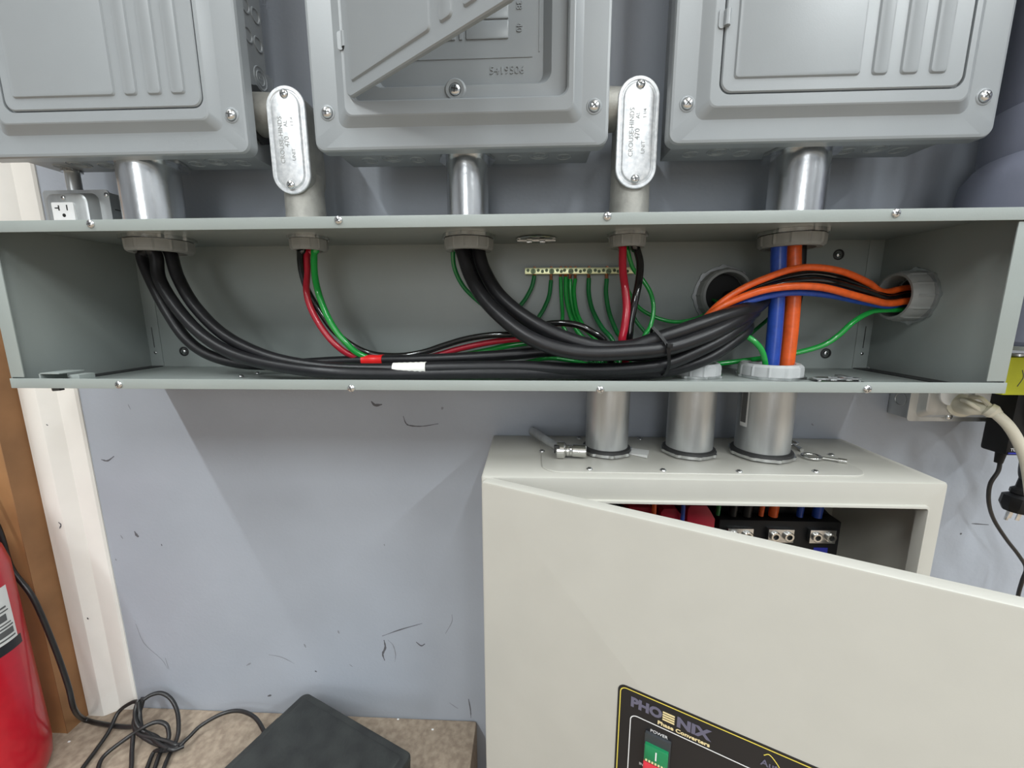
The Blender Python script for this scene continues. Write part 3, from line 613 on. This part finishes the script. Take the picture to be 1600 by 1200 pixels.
# sweeping wires between right end bushing and the bundle
def sweep(lab, m, pts, r, dy, dz, ex=(0, 0)):
    last = pts[-1]
    return cable('wire', lab, 'wire', pts, r, m, pre=[(W + .05, -.068 + dy, .115 + dz), (W - .01, -.068 + dy, .115 + dz)], post=[tuple(at(last[0] - 25, last[1] + 32, Y=-.095)), tuple(at(1062 + ex[0], 552, Y=-.095)), (l2[0] - .012 + ex[1], l2[1] - .006 + ex[1], .012), (l2[0] - .012 + ex[1], l2[1] - .006 + ex[1], -.08)])
sweep('orange wire sweeping from the right end bushing, the highest of the arc', 'orange', [(1380, 456, -.078), (1355, 441, -.092), (1318, 425, -.106), (1278, 418, -.114), (1240, 420, -.118), (1198, 434, -.120), (1160, 451, -.116), (1125, 474, -.110), (1100, 500, -.102)], .0044, 0, .012, (-4, -.004))
sweep('black wire sweeping from the right end bushing, under the top orange one', 'blackwire', [(1385, 462, -.076), (1350, 448, -.086), (1305, 433, -.096), (1260, 428, -.100), (1205, 440, -.104), (1160, 458, -.104), (1122, 480, -.102), (1094, 503, -.098)], .0044, .010, .006, (0, 0))
sweep('black wire sweeping from the right end bushing, just above lower orange wire', 'blackwire', [(1388, 466, -.080), (1350, 455, -.092), (1305, 442, -.104), (1262, 438, -.110), (1205, 447, -.114), (1160, 464, -.113), (1124, 484, -.110), (1096, 506, -.104)], .0044, -.004, .002, (3, .006))
sweep('orange wire sweeping from the right end bushing, lower and in front', 'orange', [(1390, 474, -.084), (1363, 469, -.096), (1325, 459, -.108), (1290, 450, -.116), (1255, 447, -.120), (1218, 449, -.122), (1180, 457, -.122), (1140, 473, -.118), (1113, 489, -.112), (1097, 504, -.106)], .0048, -.012, -.006, (6, .010))
sweep('blue wire sweeping from the right end bushing below the orange wires', 'blue', [(1384, 478, -.080), (1345, 471, -.090), (1295, 461, -.100), (1247, 457, -.106), (1207, 461, -.110), (1167, 472, -.112), (1135, 487, -.110), (1112, 503, -.104)], .0044, .002, -.012, (10, .014))
cable('wire', 'long green wire from the right end bushing dipping along the trough floor', 'wire', [(1374, 485, -.075), (1355, 490, -.080), (1332, 504, -.085), (1310, 524, -.085), (1284, 540, -.080), (1236, 553, -.070), (1188, 560, -.060), (1150, 565, -.058), (1119, 569, -.062), (1100, 572, -.070)], .0038, 'green', pre=[(W + .05, -.072, .096), (W - .01, -.072, .096)], post=[(l2[0] + .012, l2[1] + .004, .015), (l2[0] + .012, l2[1] + .004, -.08)])
cable('wire', 'bright green wire rising out of the widest lower conduit and bending left', 'wire', [(1196, 574, -.104), (1191, 549, -.108), (1178, 533, -.108), (1163, 525, -.102), (1140, 524, -.085), (1110, 520, -.06)], .0038, 'green', pre=[(.389, -.104, -.08), (.389, -.104, -.01)], post=[(.33, -.04, .09)])
cable('wire', 'dark green wire slanting up behind the blue cable', 'wire', [(1140, 545, -.05), (1167, 526, -.05), (1188, 509, -.045), (1205, 493, -.035), (1216, 472, -.025), (1224, 430, -.03), (1230, 395, -.05)], .0028, 'dgreen', pre=[tuple(at(1120, 556, Y=-.06)), ], post=[(.425, -.062, .24)])
cable('wire', 'green wire lying low under the black bundle near the trough floor', 'wire', [(700, 584, -.10), (780, 576, -.09), (831, 564, -.085), (860, 560, -.08), (900, 565, -.07), (930, 572, -.07)], .0030, 'green', post=[(l1[0] - .015, l1[1] - .004, .01), (l1[0] - .015, l1[1] - .004, -.06)])
# cable tie
zt = [(1020, 512, -.160), (1027, 519, -.1625), (1036, 530, -.1665), (1043, 541, -.1725), (1045, 556, -.171), (1045, 570, -.164), (1042, 580, -.156), (1036, 586, -.140), (1030, 575, -.115), (1022, 545, -.112), (1018, 520, -.120), (1020, 512, -.160)]
b = MB(); Q = crom([at(u, v, Y=y) for u, v, y in zt], 5); rows = []
for i, q in enumerate(Q):
    tt = (Q[min(i + 1, len(Q) - 1)] - Q[max(i - 1, 0)]).normalized(); ax = Vector((1, 0, 0)); ax = (ax - tt * ax.dot(tt)).normalized(); nn = tt.cross(ax)
    rows.append([q + ax * sx * .0021 + nn * sy * .0006 for sx, sy in ((-1, -1), (1, -1), (1, 1), (-1, 1))])
b.ring_loft(rows)
z_ = thing('cable_tie', 'black cable tie strapped around the thick black cables', 'cable tie', tuple(at(1042, 545, Y=-.165)))
part('strap', b, 'blackp', z_)
p = at(1046, 540, Y=-.174); part('tie_head', MB().box(p.x - .0035, p.x + .0035, p.y - .003, p.y + .002, p.z - .0026, p.z + .0026), 'blackp', z_, bevel=.0006)

# ------------------------------------------------------------------ cream converter cabinet
CX0, CX1, CZ, CY, CB = -0.0050, 0.5872, -0.1190, -0.1820, -0.70
cab = thing('control_cabinet', 'cream metal converter cabinet below the trough with its door swung open', 'cabinet', ((CX0 + CX1) / 2, CY / 2, CB))
t_ = 0.0018
b = MB()
b.rr([(CX0, CX1, CB, CZ, .003, -0.002), (CX0, CX1, CB, CZ, .003, CY + .003), (CX0 + .0012, CX1 - .0012, CB + .0012, CZ - .0012, .003, CY + .0004), (CX0 + .003, CX1 - .003, CB + .003, CZ - .003, .003, CY),
      (CX0 + .018, CX1 - .0215, CB + .034, CZ - .0300, .003, CY), (CX0 + .0185, CX1 - .0220, CB + .0345, CZ - .0305, .003, CY - .0048), (CX0 + .0205, CX1 - .024, CB + .0365, CZ - .0330, .003, CY - .0052), (CX0 + .021, CX1 - .0245, CB + .037, CZ - .0335, .003, CY - .0045), (CX0 + .021, CX1 - .0245, CB + .037, CZ - .0335, .003, CY + .010),
      (CX0 + t_, CX1 - t_, CB + t_, CZ - t_, .002, CY + .012), (CX0 + t_, CX1 - t_, CB + t_, CZ - t_, .002, -0.005)], 4)
part('shell', b, 'cab', cab, ang=40)
# gland plate on the roof
def flat(x0, x1, y0, y1, r, z0, z1, bev=.0008):
    b = MB(); R = [(x0, x1, y0, y1, r, z0), (x0, x1, y0, y1, r, z1 - bev), (x0 + bev, x1 - bev, y0 + bev, y1 - bev, r, z1)]
    return b.ring_loft([[(x, y, R_[5]) for x, y in rrpts(*R_[:5], 6)] for R_ in R])
gp = part('gland_plate', flat(0.0760, 0.5080, -0.1680, -0.0180, .026, CZ + .0001, CZ + .0022), 'cab', cab)
for u, v in ((847, 705), (905, 685), (1000, 686), (921, 733), (1036, 735), (1155, 737), (1274, 737), (1299, 711), (1238, 690)):
    p = at(u, v, Z=CZ + .0022); screw(cab, (p.x, p.y, CZ + .0022), .0044, axis='z')
# door
th = math.radians(26.4); DM = Matrix.Translation((CX0 + .001, -0.1920, 0)) @ Matrix.Rotation(-th, 4, 'Z')
dz1 = -0.1215; dw = 0.5910
b = MB().rr([(0, dw, CB + .002, dz1, .004, .0155), (0, dw, CB + .002, dz1, .004, .002), (.0010, dw - .0010, CB + .003, dz1 - .0010, .004, .0004), (.0025, dw - .0025, CB + .0045, dz1 - .0025, .004, 0)], 4, cap0=False)
b.rr([(0, dw, CB + .002, dz1, .004, .0155), (.0022, dw - .0022, CB + .0042, dz1 - .0022, .003, .0155), (.0022, dw - .0022, CB + .0042, dz1 - .0022, .003, .0022)], 4, cap0=False)
b.xf(DM); part('door', b, 'cab', cab, ang=40)
cdo = [o for o in cab.children if o.name.startswith('door')][0]
for z in (-0.19, -0.62):
    part('hinge', MB().cyl((CX0 + .008, -0.1868, z - .02), (CX0 + .008, -0.1868, z + .02), .0036, seg=14), 'cab', cab)
# overlay decal on the door, door-local x = distance along the door
def dpart(nm, mb, m, par=cdo): mb.xf(DM); return part(nm, mb, m, par)
def outline(x0, x1, z0, z1, r, w_, y):
    a = rrpts(x0, x1, z0, z1, r, 6); c = rrpts(x0 + w_, x1 - w_, z0 + w_, z1 - w_, max(r - w_, .0005), 6); b = MB()
    b.v = [Vector((x, y, z)) for x, z in a + c] + [Vector((x, y + .0002, z)) for x, z in a + c]; n = len(a)
    for i in range(n): j = (i + 1) % n; b.f += [(i, j, n + j, n + i), (2 * n + i, 3 * n + i, 3 * n + j, 2 * n + j)]
    return b
ox = -0.0020
dpart('overlay_panel', MB().rr([(.190 + ox, .4000, -.600, -.3325, .009, .0), (.190 + ox, .4000, -.600, -.3325, .009, -.0006)], 6), 'decal')
dpart('yellow_border', outline(.1925 + ox, .3975, -.5975, -.3350, .0075, .0011, -.0009), 'dyel')
dpart('white_border', outline(.2055 + ox, .3850, -.585, -.3665, .008, .0011, -.0009), 'dwhite')
def dtext(s, x, z, size, m, sx=1.0, align='LEFT', bold=0.0, par=cdo):
    return text('lettering', s, size, m, DM @ Matrix.Translation((x + ox, -.00095, z)) @ FRONT, par, .0001, align, sx, bold)
dtext('PHO', .2052, -.3505, .0168, 'dgrey', 1.0, bold=.0009)
for k in range(4):
    zz = -.3447 - k * .0031; sl = .0
    dpart('logo_bar', MB().box(.2405 + ox, .2530 + ox, -.0010, -.0008, zz - .0019, zz), 'dcream')
dtext('NIX', .2552, -.3505, .0168, 'dgrey', 1.12, bold=.0009)
dtext('Phase Converters', .2356, -.3618, .0066, 'dcream', 1.12, bold=.0002)
dtext('POWER', .2285, -.3768, .0052, 'dwhite', 1.05)
dtext('IN', .2185, -.4290, .0050, 'dwhite')
dtext('DISABLE', .3140, -.3778, .0052, 'dwhite', 1.05)
dtext('AutoLink', .3350, -.3530, .0100, 'dgrey', 1.0, bold=.0002)
b = MB().tube([(.337, -.0009, -.3440), (.3415, -.0009, -.3410), (.3480, -.0009, -.3470), (.3540, -.0009, -.3560)], .0004, 6); b.xf(Matrix.Translation((ox, 0, 0))); dpart('logo_swoosh', b, 'dyel')
sw = dpart('switch_housing', MB().rr([(.2235 + ox, .2515 + ox, -.4450, -.3795, .001, 0), (.2235 + ox, .2515 + ox, -.4450, -.3795, .001, -.004)], 2), 'swk')
dpart('green_button', MB().rr([(.2245 + ox, .2500 + ox, -.4130, -.3905, .001, -.0035), (.2245 + ox, .2500 + ox, -.4130, -.3905, .001, -.0075), (.2252 + ox, .2493 + ox, -.4123, -.3912, .001, -.0080)], 2), 'swg')
dpart('red_button', MB().rr([(.2240 + ox, .2500 + ox, -.4420, -.4140, .001, -.0035), (.2240 + ox, .2500 + ox, -.4420, -.4140, .001, -.0075), (.2247 + ox, .2493 + ox, -.4413, -.4147, .001, -.0080)], 2), 'swr')
dpart('on_mark', MB().box(.2365 + ox, .2380 + ox, -.0083, -.0079, -.4060, -.3950), 'dwhite')
b = MB().lathe((.237 + ox, -.0080, -.4275), (0, -1, 0), [(.0052, 0), (.0064, 0), (.0064, .0003), (.0052, .0003)], 28, close=True); dpart('off_mark', b, 'dwhite')
for k in range(7): dpart('print_line', MB().box(.2262 + ox + k * .0034, .2282 + ox + k * .0034, -.0083, -.0079, -.4120, -.4094), 'dcream')
# inside: terminal block, contactors, wires
part('mounting_plate', MB().box(CX0 + .02, CX1 - .02, -.012, -.009, CB + .03, CZ - .02), 'galvdull', cab)
tb = part('terminal_block', MB().box(.352, .533, -.094, -.012, -.330, -.2215).prism([(.352, -.2220), (.533, -.2220), (.523, -.2120), (.505, -.2080), (.360, -.2080)], -.070, -.012), 'blackp', cab, bevel=.0012)
for k, x in enumerate((.362, .4225, .4840)):
    lg = part('lug', MB().box(x, x + .038, -.102, -.093, -.2530, -.2315), 'zinc', tb, bevel=.0006)
for x in (.371, .391, .4315, .4515, .4930, .5130):
    part('lug_screw', MB().lathe((x, -.102, -.2420), (0, -1, 0), [(.0075, 0), (.0078, .0035), (.0066, .0045), (.0042, .0045), (.0040, .0010)], 20), 'chrome', tb)
    part('hex_recess', MB().cyl((x, -.1036, -.2420), (x, -.1030, -.2420), .0040, seg=6), 'dark', tb)
text('printed_mark', '83', .011, 'bluetag', Matrix.Translation((.507, -.0943, -.2720)) @ FRONT, tb, .0002)
part('blue_tag', MB().box(.497, .518, -.0946, -.094, -.2790, -.2645), 'bluetag', tb)
for k, (x0, x1_, z1_) in enumerate(((.150, .205, -.194), (.208, .258, -.200), (.2600, .2975, -.2020), (.3000, .3420, -.1960))):
    part('contactor', MB().prism([(x0, -.33), (x1_, -.33), (x1_, z1_ - .022), (x1_ - .008, z1_ - .008), (x1_ - .014, z1_), (x0 + .004, z1_), (x0, z1_ - .006)], -.100, -.030), 'redplastic' if k > 0 else 'blackp', cab, bevel=.0012)
for x in (.255, .205): part('post', MB().cyl((x, -.088, -.200), (x, -.088, -.186), .004), 'redplastic', cab)
for nm, x, m, r in (('wire', .4180, 'orange', .0036), ('wire', .4360, 'orange', .0066), ('wire', .4760, 'blue', .0045), ('wire', .5020, 'blue', .0068), ('wire', .375, 'cable', .006), ('wire', .396, 'cable', .007), ('wire', .290, 'blue', .0032), ('wire', .247, 'orange', .0035), ('wire', .3520, 'dgreen', .0035)):
    yy = -.085 if x > .34 else -.106
    P_ = [(x, yy, -.218 if x > .34 else -.25), (x, yy, -.190), (x - .01 if x > .3 else x - .006, yy + .004, -.160), (x - .02 if x > .3 else x - .015, -.08, -.123)]
    part('wire', MB().tube(P_, r, 12), m, cab, ang=60)

# ------------------------------------------------------------------ things lying on the cabinet roof
ZT = CZ + .0024
a = at(832, 674, Z=ZT + .010); h = at(878, 703, Z=ZT + .012)
a.y = min(a.y, -.012)
wr = thing('socket_wrench', 'chrome ratchet socket wrench lying on the cream cabinet roof', 'wrench', (h.x, h.y, ZT))
dv = (h - a).normalized(); sd = Vector((1, -.10, 0)).normalized()
part('handle', MB().tube([a, a + dv * .03, a + dv * .06, h - dv * .010], lambda s_: .0072 - .0016 * s_, 14), 'galvdull', wr, ang=60)
part('head', MB().lathe(h - sd * .009, sd, [(.008, 0), (.0125, .002), (.0125, .012), (.009, .015), (.007, .016)], 28), 'chrome', wr)
part('drive', MB().lathe(h - sd * .010, sd, [(.0001, -.0012), (.005, -.0012), (.0055, .001)], 20), 'slot', wr)
part('socket', MB().lathe(h + sd * .006, sd, [(.0070, 0), (.0085, .001), (.0085, .004), (.0078, .005), (.0086, .006), (.0078, .008), (.0092, .010), (.0095, .028), (.0086, .029), (.0065, .029), (.006, .020)], 28), 'chrome', wr)
part('lever', MB().box(h.x - .012, h.x - .004, h.y - .012, h.y - .004, h.z + .006, h.z + .0095), 'slot', wr, bevel=.0008)
def key(c0, c1_, lab, r=.0022):
    a = at(*c0, Z=ZT + .003); b_ = at(*c1_, Z=ZT + .003); d = (b_ - a); L = d.length; d.normalize(); s = Vector((-d.y, d.x, 0))
    t = thing('cabinet_key', lab, 'key', tuple((a + b_) / 2 - Vector((0, 0, .003))))
    loop = [a + d * (L * .22 * (1 - math.cos(k * PI / 6))) + s * (.011 * math.sin(k * PI / 6)) for k in range(13)]
    part('bow', MB().tube(loop, r, 10, cap=True), 'chrome', t, ang=60)
    part('shank', MB().cyl(a + d * L * .42, b_ - d * .008, r * .95, seg=14).cyl(b_ - d * .010, b_, r * 1.5, seg=14), 'chrome', t)
key((1253, 711), (1323, 721), 'chrome cabinet key lying flat on the cabinet roof, nearer the front edge')
key((1229, 688), (1253, 703), 'small chrome cabinet key lying beside the widest conduit', .0020)
# paper scrap
pp = [at(u, v, Z=ZT + .0006) for u, v in ((984, 700), (1014, 708), (1011, 716), (981, 709))]
b = MB(); b.v = pp + [q + Vector((0, 0, .0005 + (.004 if i in (1, 2) else 0))) for i, q in enumerate(pp)]; b.f = [(0, 1, 2, 3), (4, 5, 6, 7), (0, 1, 5, 4), (1, 2, 6, 5), (2, 3, 7, 6), (3, 0, 4, 7)]
tag(part('paper_scrap', b, 'paper'), 'small white paper scrap at the foot of the leftmost lower conduit', 'paper')

# ------------------------------------------------------------------ left outlet box
ob = thing('outlet_box', 'metal outlet box with white receptacle behind the trough at left', 'outlet', (-0.650, -0.02, 0.2))
part('box', MB().box(-0.700, -0.598, -0.042, 0.0290, 0.2118, 0.280), 'galvdull', ob, bevel=.002)
cv = part('cover', MB().rr([(-.703, -.595, .2118, .283, .006, -.042), (-.703, -.595, .2118, .283, .006, -.0435)], 4).rr([(-.690, -.612, .2125, .278, .012, -.0435), (-.684, -.618, .2135, .274, .012, -.056), (-.681, -.621, .2145, .271, .010, -.0575)], 5), 'galvdull', ob, ang=30)
rc = part('receptacle', MB().rr([(-.6715, -.6365, .2160, .2608, .0015, -.056), (-.6715, -.6365, .2160, .2608, .0015, -.0605)], 2), 'white', ob, bevel=.0003)
part('socket_hole', MB().box(-.6610, -.6592, -.0609, -.0600, .2490, .2565), 'dark', rc)
part('socket_hole', MB().box(-.6665, -.6605, -.0609, -.0600, .2518, .2534), 'dark', rc)
part('socket_hole', MB().box(-.6478, -.6462, -.0609, -.0600, .2490, .2570), 'dark', rc)
part('socket_hole', MB().cyl((-.6535, -.0609, .2420), (-.6535, -.0600, .2420), .0026), 'dark', rc)
screw(ob, (-.6530, -.0580, .2680), .0034); screw(ob, (-.5990, -.0440, .2750), .0036)
for z in (.255, .225):
    part('slot_mark', MB().box(-.5980, -.5972, -.035, -.010, z, z + .0012), 'slot', ob)

ks = 0.953
ob.scale = (ks, 1, ks); ob.location = (.0593 + (-.650 - .0593) * ks, -.05, .0965 + (.2 - .0965) * ks)

# ------------------------------------------------------------------ right outlet, plugs, adapter, cords
rb = thing('outlet_box', 'small metal outlet box under the right end of the trough', 'outlet', (0.715, -0.02, -0.06))
part('box', MB().box(.6530, .7900, -.040, -.0005, -.0730, .020), 'galvdull', rb, bevel=.002)
part('cover', MB().rr([(.6500, .7930, -.0760, .023, .005, -.040), (.6500, .7930, -.0760, .023, .005, -.0415)], 4).rr([(.6620, .7810, -.0700, .018, .010, -.0415), (.6680, .7750, -.0640, .012, .010, -.050), (.6710, .7720, -.0610, .009, .008, -.0510)], 4), 'galvdull', rb)
p = at(1478, 650, Y=-.043); screw(rb, (p.x, -.0480, p.z), .0050)
part('knockout', MB().lathe((.6530, -.022, -.045), (-1, 0, 0), [(.011, -.0002), (.0105, .001), (.0095, .001), (.009, .0001)], 24, cap=False), 'galvdull', rb)
rcr = part('receptacle', MB().cyl((.700, -.0505, -.030), (.700, -.0535, -.030), .0180, seg=28).cyl((.750, -.0505, -.030), (.750, -.0535, -.030), .0180, seg=28), 'white', rb)
def P3(*l): return [at(u, v, Y=y) for u, v, y in l]
wp = thing('power_plug', 'cream angled power plug with thick cream cord in right outlet', 'plug', tuple(at(1515, 635, Y=-.07)))
A = at(1500, 633, Y=-.052); B = at(1519, 637, Y=-.080); Cc = at(1545, 640, Y=-.098)
part('plug_body', MB().lathe(A, B - A, [(.0165, 0), (.0175, .002), (.0175, .005), (.013, .008), (.012, .020), (.011, (B - A).length)], 20).tube([B - (B - A) * .3, B, (B + Cc) / 2, Cc], lambda s_: .0125 - .005 * s_, 16), 'cream', wp, ang=50)
part('grip', MB().tube(P3((1503, 625, -.075), (1515, 630, -.088), (1532, 641, -.094)), .0028, 8).tube(P3((1516, 620, -.075), (1532, 622, -.092), (1547, 634, -.1)), .0030, 8), 'cream', wp)
part('collar', MB().lathe(Cc, at(1560, 648, Y=-.105) - Cc, [(.006, -.004), (.0098, -.001), (.0100, .005), (.0075, .009), (.006, .012)], 20), 'cream', wp)
part('cord', MB().tube([Cc] + P3((1560, 650, -.106), (1577, 667, -.112), (1592, 692, -.115), (1604, 725, -.115), (1612, 780, -.11), (1625, 900, -.09)) + [Vector((.86, -.06, -.60)), Vector((.90, -.10, -.86))], .0066, 14), 'cream', wp, ang=60)
ad = thing('power_adapter', 'black power adapter plugged in beside the cream plug', 'adapter', (.742, -.08, -.115))
bx = MB().box(.7550, .8350, -.088, -.0517, -.1155, -.0220)
part('case', bx, 'blackp', ad, bevel=.005)
text('lettering', 'TURTLE', .0062, 'dwhite', Matrix.Translation((.7600, -.0883, -.1060)) @ FRONT, ad, .0001, 'LEFT')
part('blue_stripe', MB().box(.758, .8290, -.0884, -.0876, -.1125, -.1100), 'bluetag', ad)
p0 = at(1563, 713, Y=-.072)
part('strain_relief', MB().cyl(p0 + Vector((0, 0, .006)), p0 + Vector((-.001, 0, -.010)), .0062, .0048), 'blackp', ad)
part('cord', MB().tube([p0] + P3((1560, 735, -.074), (1547, 757, -.072), (1545, 785, -.07), (1553, 812, -.06), (1572, 842, -.055), (1592, 868, -.05), (1603, 888, -.045), (1597, 908, -.045), (1590, 935, -.04), (1586, 980, -.04), (1590, 1100, -.05)) + [Vector((.86, -.06, -.75)), Vector((.88, -.10, -.86))], .0026, 10), 'blackcord', ad, ang=60)
yt = part('yellow_tape_block', MB().box(.6850, .7680, -.131, -.098, -.0160, .0345), 'yellow', None, bevel=.002)
tag(yt, 'bright yellow taped plug block above the black adapter at right edge', 'tape block')
p = at(1600, 590, Y=-.1312); part('pen_mark', MB().tube([(p.x - .004, -.1311, p.z + .010), (p.x - .001, -.1311, p.z), (p.x - .006, -.1311, p.z - .012)], .0005, 6), 'ink', yt)
yr = part('metal_ring', MB().lathe((.712, -.113, .0346), (0, 0, 1), [(.007, 0), (.0095, 0), (.0095, .003), (.007, .003)], 24, close=True), 'zinc', yt)
bp = thing('black_plug', 'black three-prong plug dangling in front of wall at right edge', 'plug', tuple(at(1590, 785, Y=-.06)))
pc = at(1590, 782, Y=-.06); ax = (at(1576, 812, Y=-.06) - at(1600, 745, Y=-.06)).normalized()
part('plug_body', MB().lathe(pc - ax * .022, ax, [(.0065, -.020), (.0075, 0), (.012, .004), (.012, .010), (.0105, .011), (.018, .016), (.0185, .030), (.013, .040), (.004, .041)], 10), 'blackp', bp, ang=30)
for q in (-.007, .006): part('prong', MB().box(-.003, .003, -.0008, .0008, -.016, 0).xf(Matrix.Translation(pc + ax * .018 + Vector((q, -.004, .004 - q * .3))) @ Matrix.Rotation(.22, 4, 'Y')), 'zinc', bp)
part('prong', MB().cyl(pc + ax * .018 + Vector((0, .006, 0)), pc + ax * .036 + Vector((0, .006, 0)), .0024), 'zinc', bp)
part('cord', MB().tube([pc - ax * .035] + P3((1600, 735, -.06), (1606, 700, -.075), (1612, 660, -.09), (1625, 600, -.09), (1640, 500, -.06)) + [Vector((.80, -.02, .30))], .0062, 12), 'blackcord', bp, ang=60)

# ------------------------------------------------------------------ large grey pipe with bell joint
pl = thing('large_pipe', 'fat blue-grey painted pipe with bell joint right of the right panel', 'pipe', (.765, -.150, .055))
pcx, pcy = .758, -.130
part('lower_bell', MB().lathe((pcx, pcy, .052), (0, 0, 1), [(.085, 0), (.122, 0), (.128, .006), (.130, .06), (.130, .195), (.127, .212), (.118, .226), (.112, .232), (.0, .232)], 56), 'pipe', pl)
part('rim', MB().lathe((pcx, pcy, .048), (0, 0, 1), [(.118, 0), (.131, 0), (.132, .005), (.118, .006)], 56, close=True), 'zinc', pl)
part('collar_ring', MB().lathe((pcx, pcy, .282), (0, 0, 1), [(.10, 0), (.1130, 0), (.1150, .012), (.1150, .050), (.112, .058), (.10, .058)], 56, close=True), 'pipe', pl)
part('upper_pipe', MB().lathe((pcx, pcy, .30), (0, 0, 1), [(.105, 0), (.1065, .002), (.1065, 3.79), (.105, 3.79)], 56, close=True), 'pipe', pl)

# ------------------------------------------------------------------ floor: black slab and coiled cord
O_ = Vector((-.378, -.0195, 0)); ang_ = math.atan2(-.096, .222)
bs = thing('foot_pedal', 'dusty black plastic slab lying askew on the floor by the wall', 'pedal', (-.33, -.15, FZ))
SM = Matrix.Translation((-.380, -.0215, FZ)) @ Matrix.Rotation(ang_, 4, 'Z')
def sflat(x0, x1, y0, y1, r, zs):      # zs (z, inset)
    return MB().ring_loft([[(x, y, z) for x, y in rrpts(x0 + i_, x1 - i_, y0 + i_, y1 - i_, r, 5)] for z, i_ in zs])
b = sflat(0, .265, -.34, 0, .010, ((0, .004), (.002, .002), (.062, 0), (.066, .0005))); b.xf(SM); part('base', b, 'slab', bs)
b = sflat(.0, .265, -.34, 0, .012, ((.0665, -.001), (.073, -.001), (.0765, .001), (.078, .005))); b.xf(SM); part('lid', b, 'slab', bs)
b = sflat(.012, .253, -.30, -.012, .008, ((.0778, 0), (.0790, .002))); b.xf(SM); part('raised_field', b, 'slab', bs)
b = sflat(-.004, .004, -.09, -.055, .003, ((.02, 0), (.072, 0))); b.xf(SM); part('side_tab', b, 'slab', bs)
cs = thing('coiled_cord', 'black power cord hanging by the extinguisher and coiled on the floor', 'cord', (-.70, -.05, FZ))
def FP(*l): return [at(u, v, Z=z) for u, v, z in l]
rc_ = .0036
b = MB()
hang = [at(-30, 770, Y=-.075)] + [at(u, v, Y=y) for u, v, y in ((0, 832, -.075), (18, 888, -.075), (52, 935, -.078), (84, 1008, -.078), (106, 1070, -.080), (116, 1108, -.082))] + FP((132, 1124, -.712), (165, 1132, -.710), (200, 1136, -.706), (216, 1132, -.70))
b.tube(hang, rc_ * 1.15, 12)
part('hanging_run', b, 'blackcord', cs, ang=60)
b = MB()
b.tube(FP((218, 1096, -.67), (205, 1098, -.675), (185, 1113, -.690), (170, 1143, -.705), (150, 1172, -.712), (128, 1202, -.713), (110, 1235, -.713), (130, 1250, -.713), (150, 1210, -.712), (162, 1182, -.708), (200, 1152, -.700), (225, 1136, -.690), (246, 1128, -.688), (260, 1133, -.695), (264, 1148, -.702), (262, 1160, -.708)), rc_, 12)
b.tube(FP((222, 1095, -.668), (236, 1086, -.665), (252, 1083, -.668), (267, 1092, -.68), (277, 1112, -.692), (279, 1140, -.702), (275, 1158, -.708), (262, 1185, -.712), (250, 1215, -.713)), rc_, 12)
b.tube(FP((282, 1164, -.706), (296, 1151, -.704), (315, 1133, -.700), (348, 1115, -.695), (375, 1111, -.692), (398, 1121, -.690), (412, 1142, -.690), (418, 1160, -.690)), rc_, 12)
for u0, u1 in ((208, 204), (252, 228), (262, 240)):
    b.tube(FP((u0, 1150 if u0 < 220 else 1172, -.70), ((u0 + u1) / 2, 1176, -.710), (u1, 1205, -.713), (u1 - 14, 1240, -.713)), rc_, 12)
part('loops', b, 'blackcord', cs, ang=60)
b = MB()
for k in range(4):
    ph = k * PI / 2
    base = ((220, 1093, -.665), (216, 1110, -.68), (214, 1128, -.69), (220, 1143, -.697), (238, 1153, -.700), (255, 1162, -.702), (272, 1168, -.702), (284, 1164, -.702))
    pts = []
    for i, (u, v, z) in enumerate(base):
        q = at(u, v, Z=z); pts.append(q + Vector((math.cos(ph + i * 1.1) * .0050, math.sin(ph + i * 1.1) * .0045, math.sin(ph * 2 + i) * .002)))
    b.tube(pts, rc_, 10)
part('twisted_knot', b, 'blackcord', cs, ang=60)
# small debris flecks on the floor
for u, v, lb_ in ((108, 1159, 'tiny white paint chip on the floor between extinguisher and coiled cord'), (622, 1124, 'tiny white paint chip on the floor right at the wall foot'), (676, 1140, 'tiny white paint chip on the floor nearest the cabinet')):
    p = at(u, v, Z=FZ); o = part('paint_chip', MB().box(p.x - .002, p.x + .002, p.y - .0014, p.y + .0012, FZ, FZ + .0008), 'white')
    tag(o, lb_, 'debris', 'paint chips on the floor')
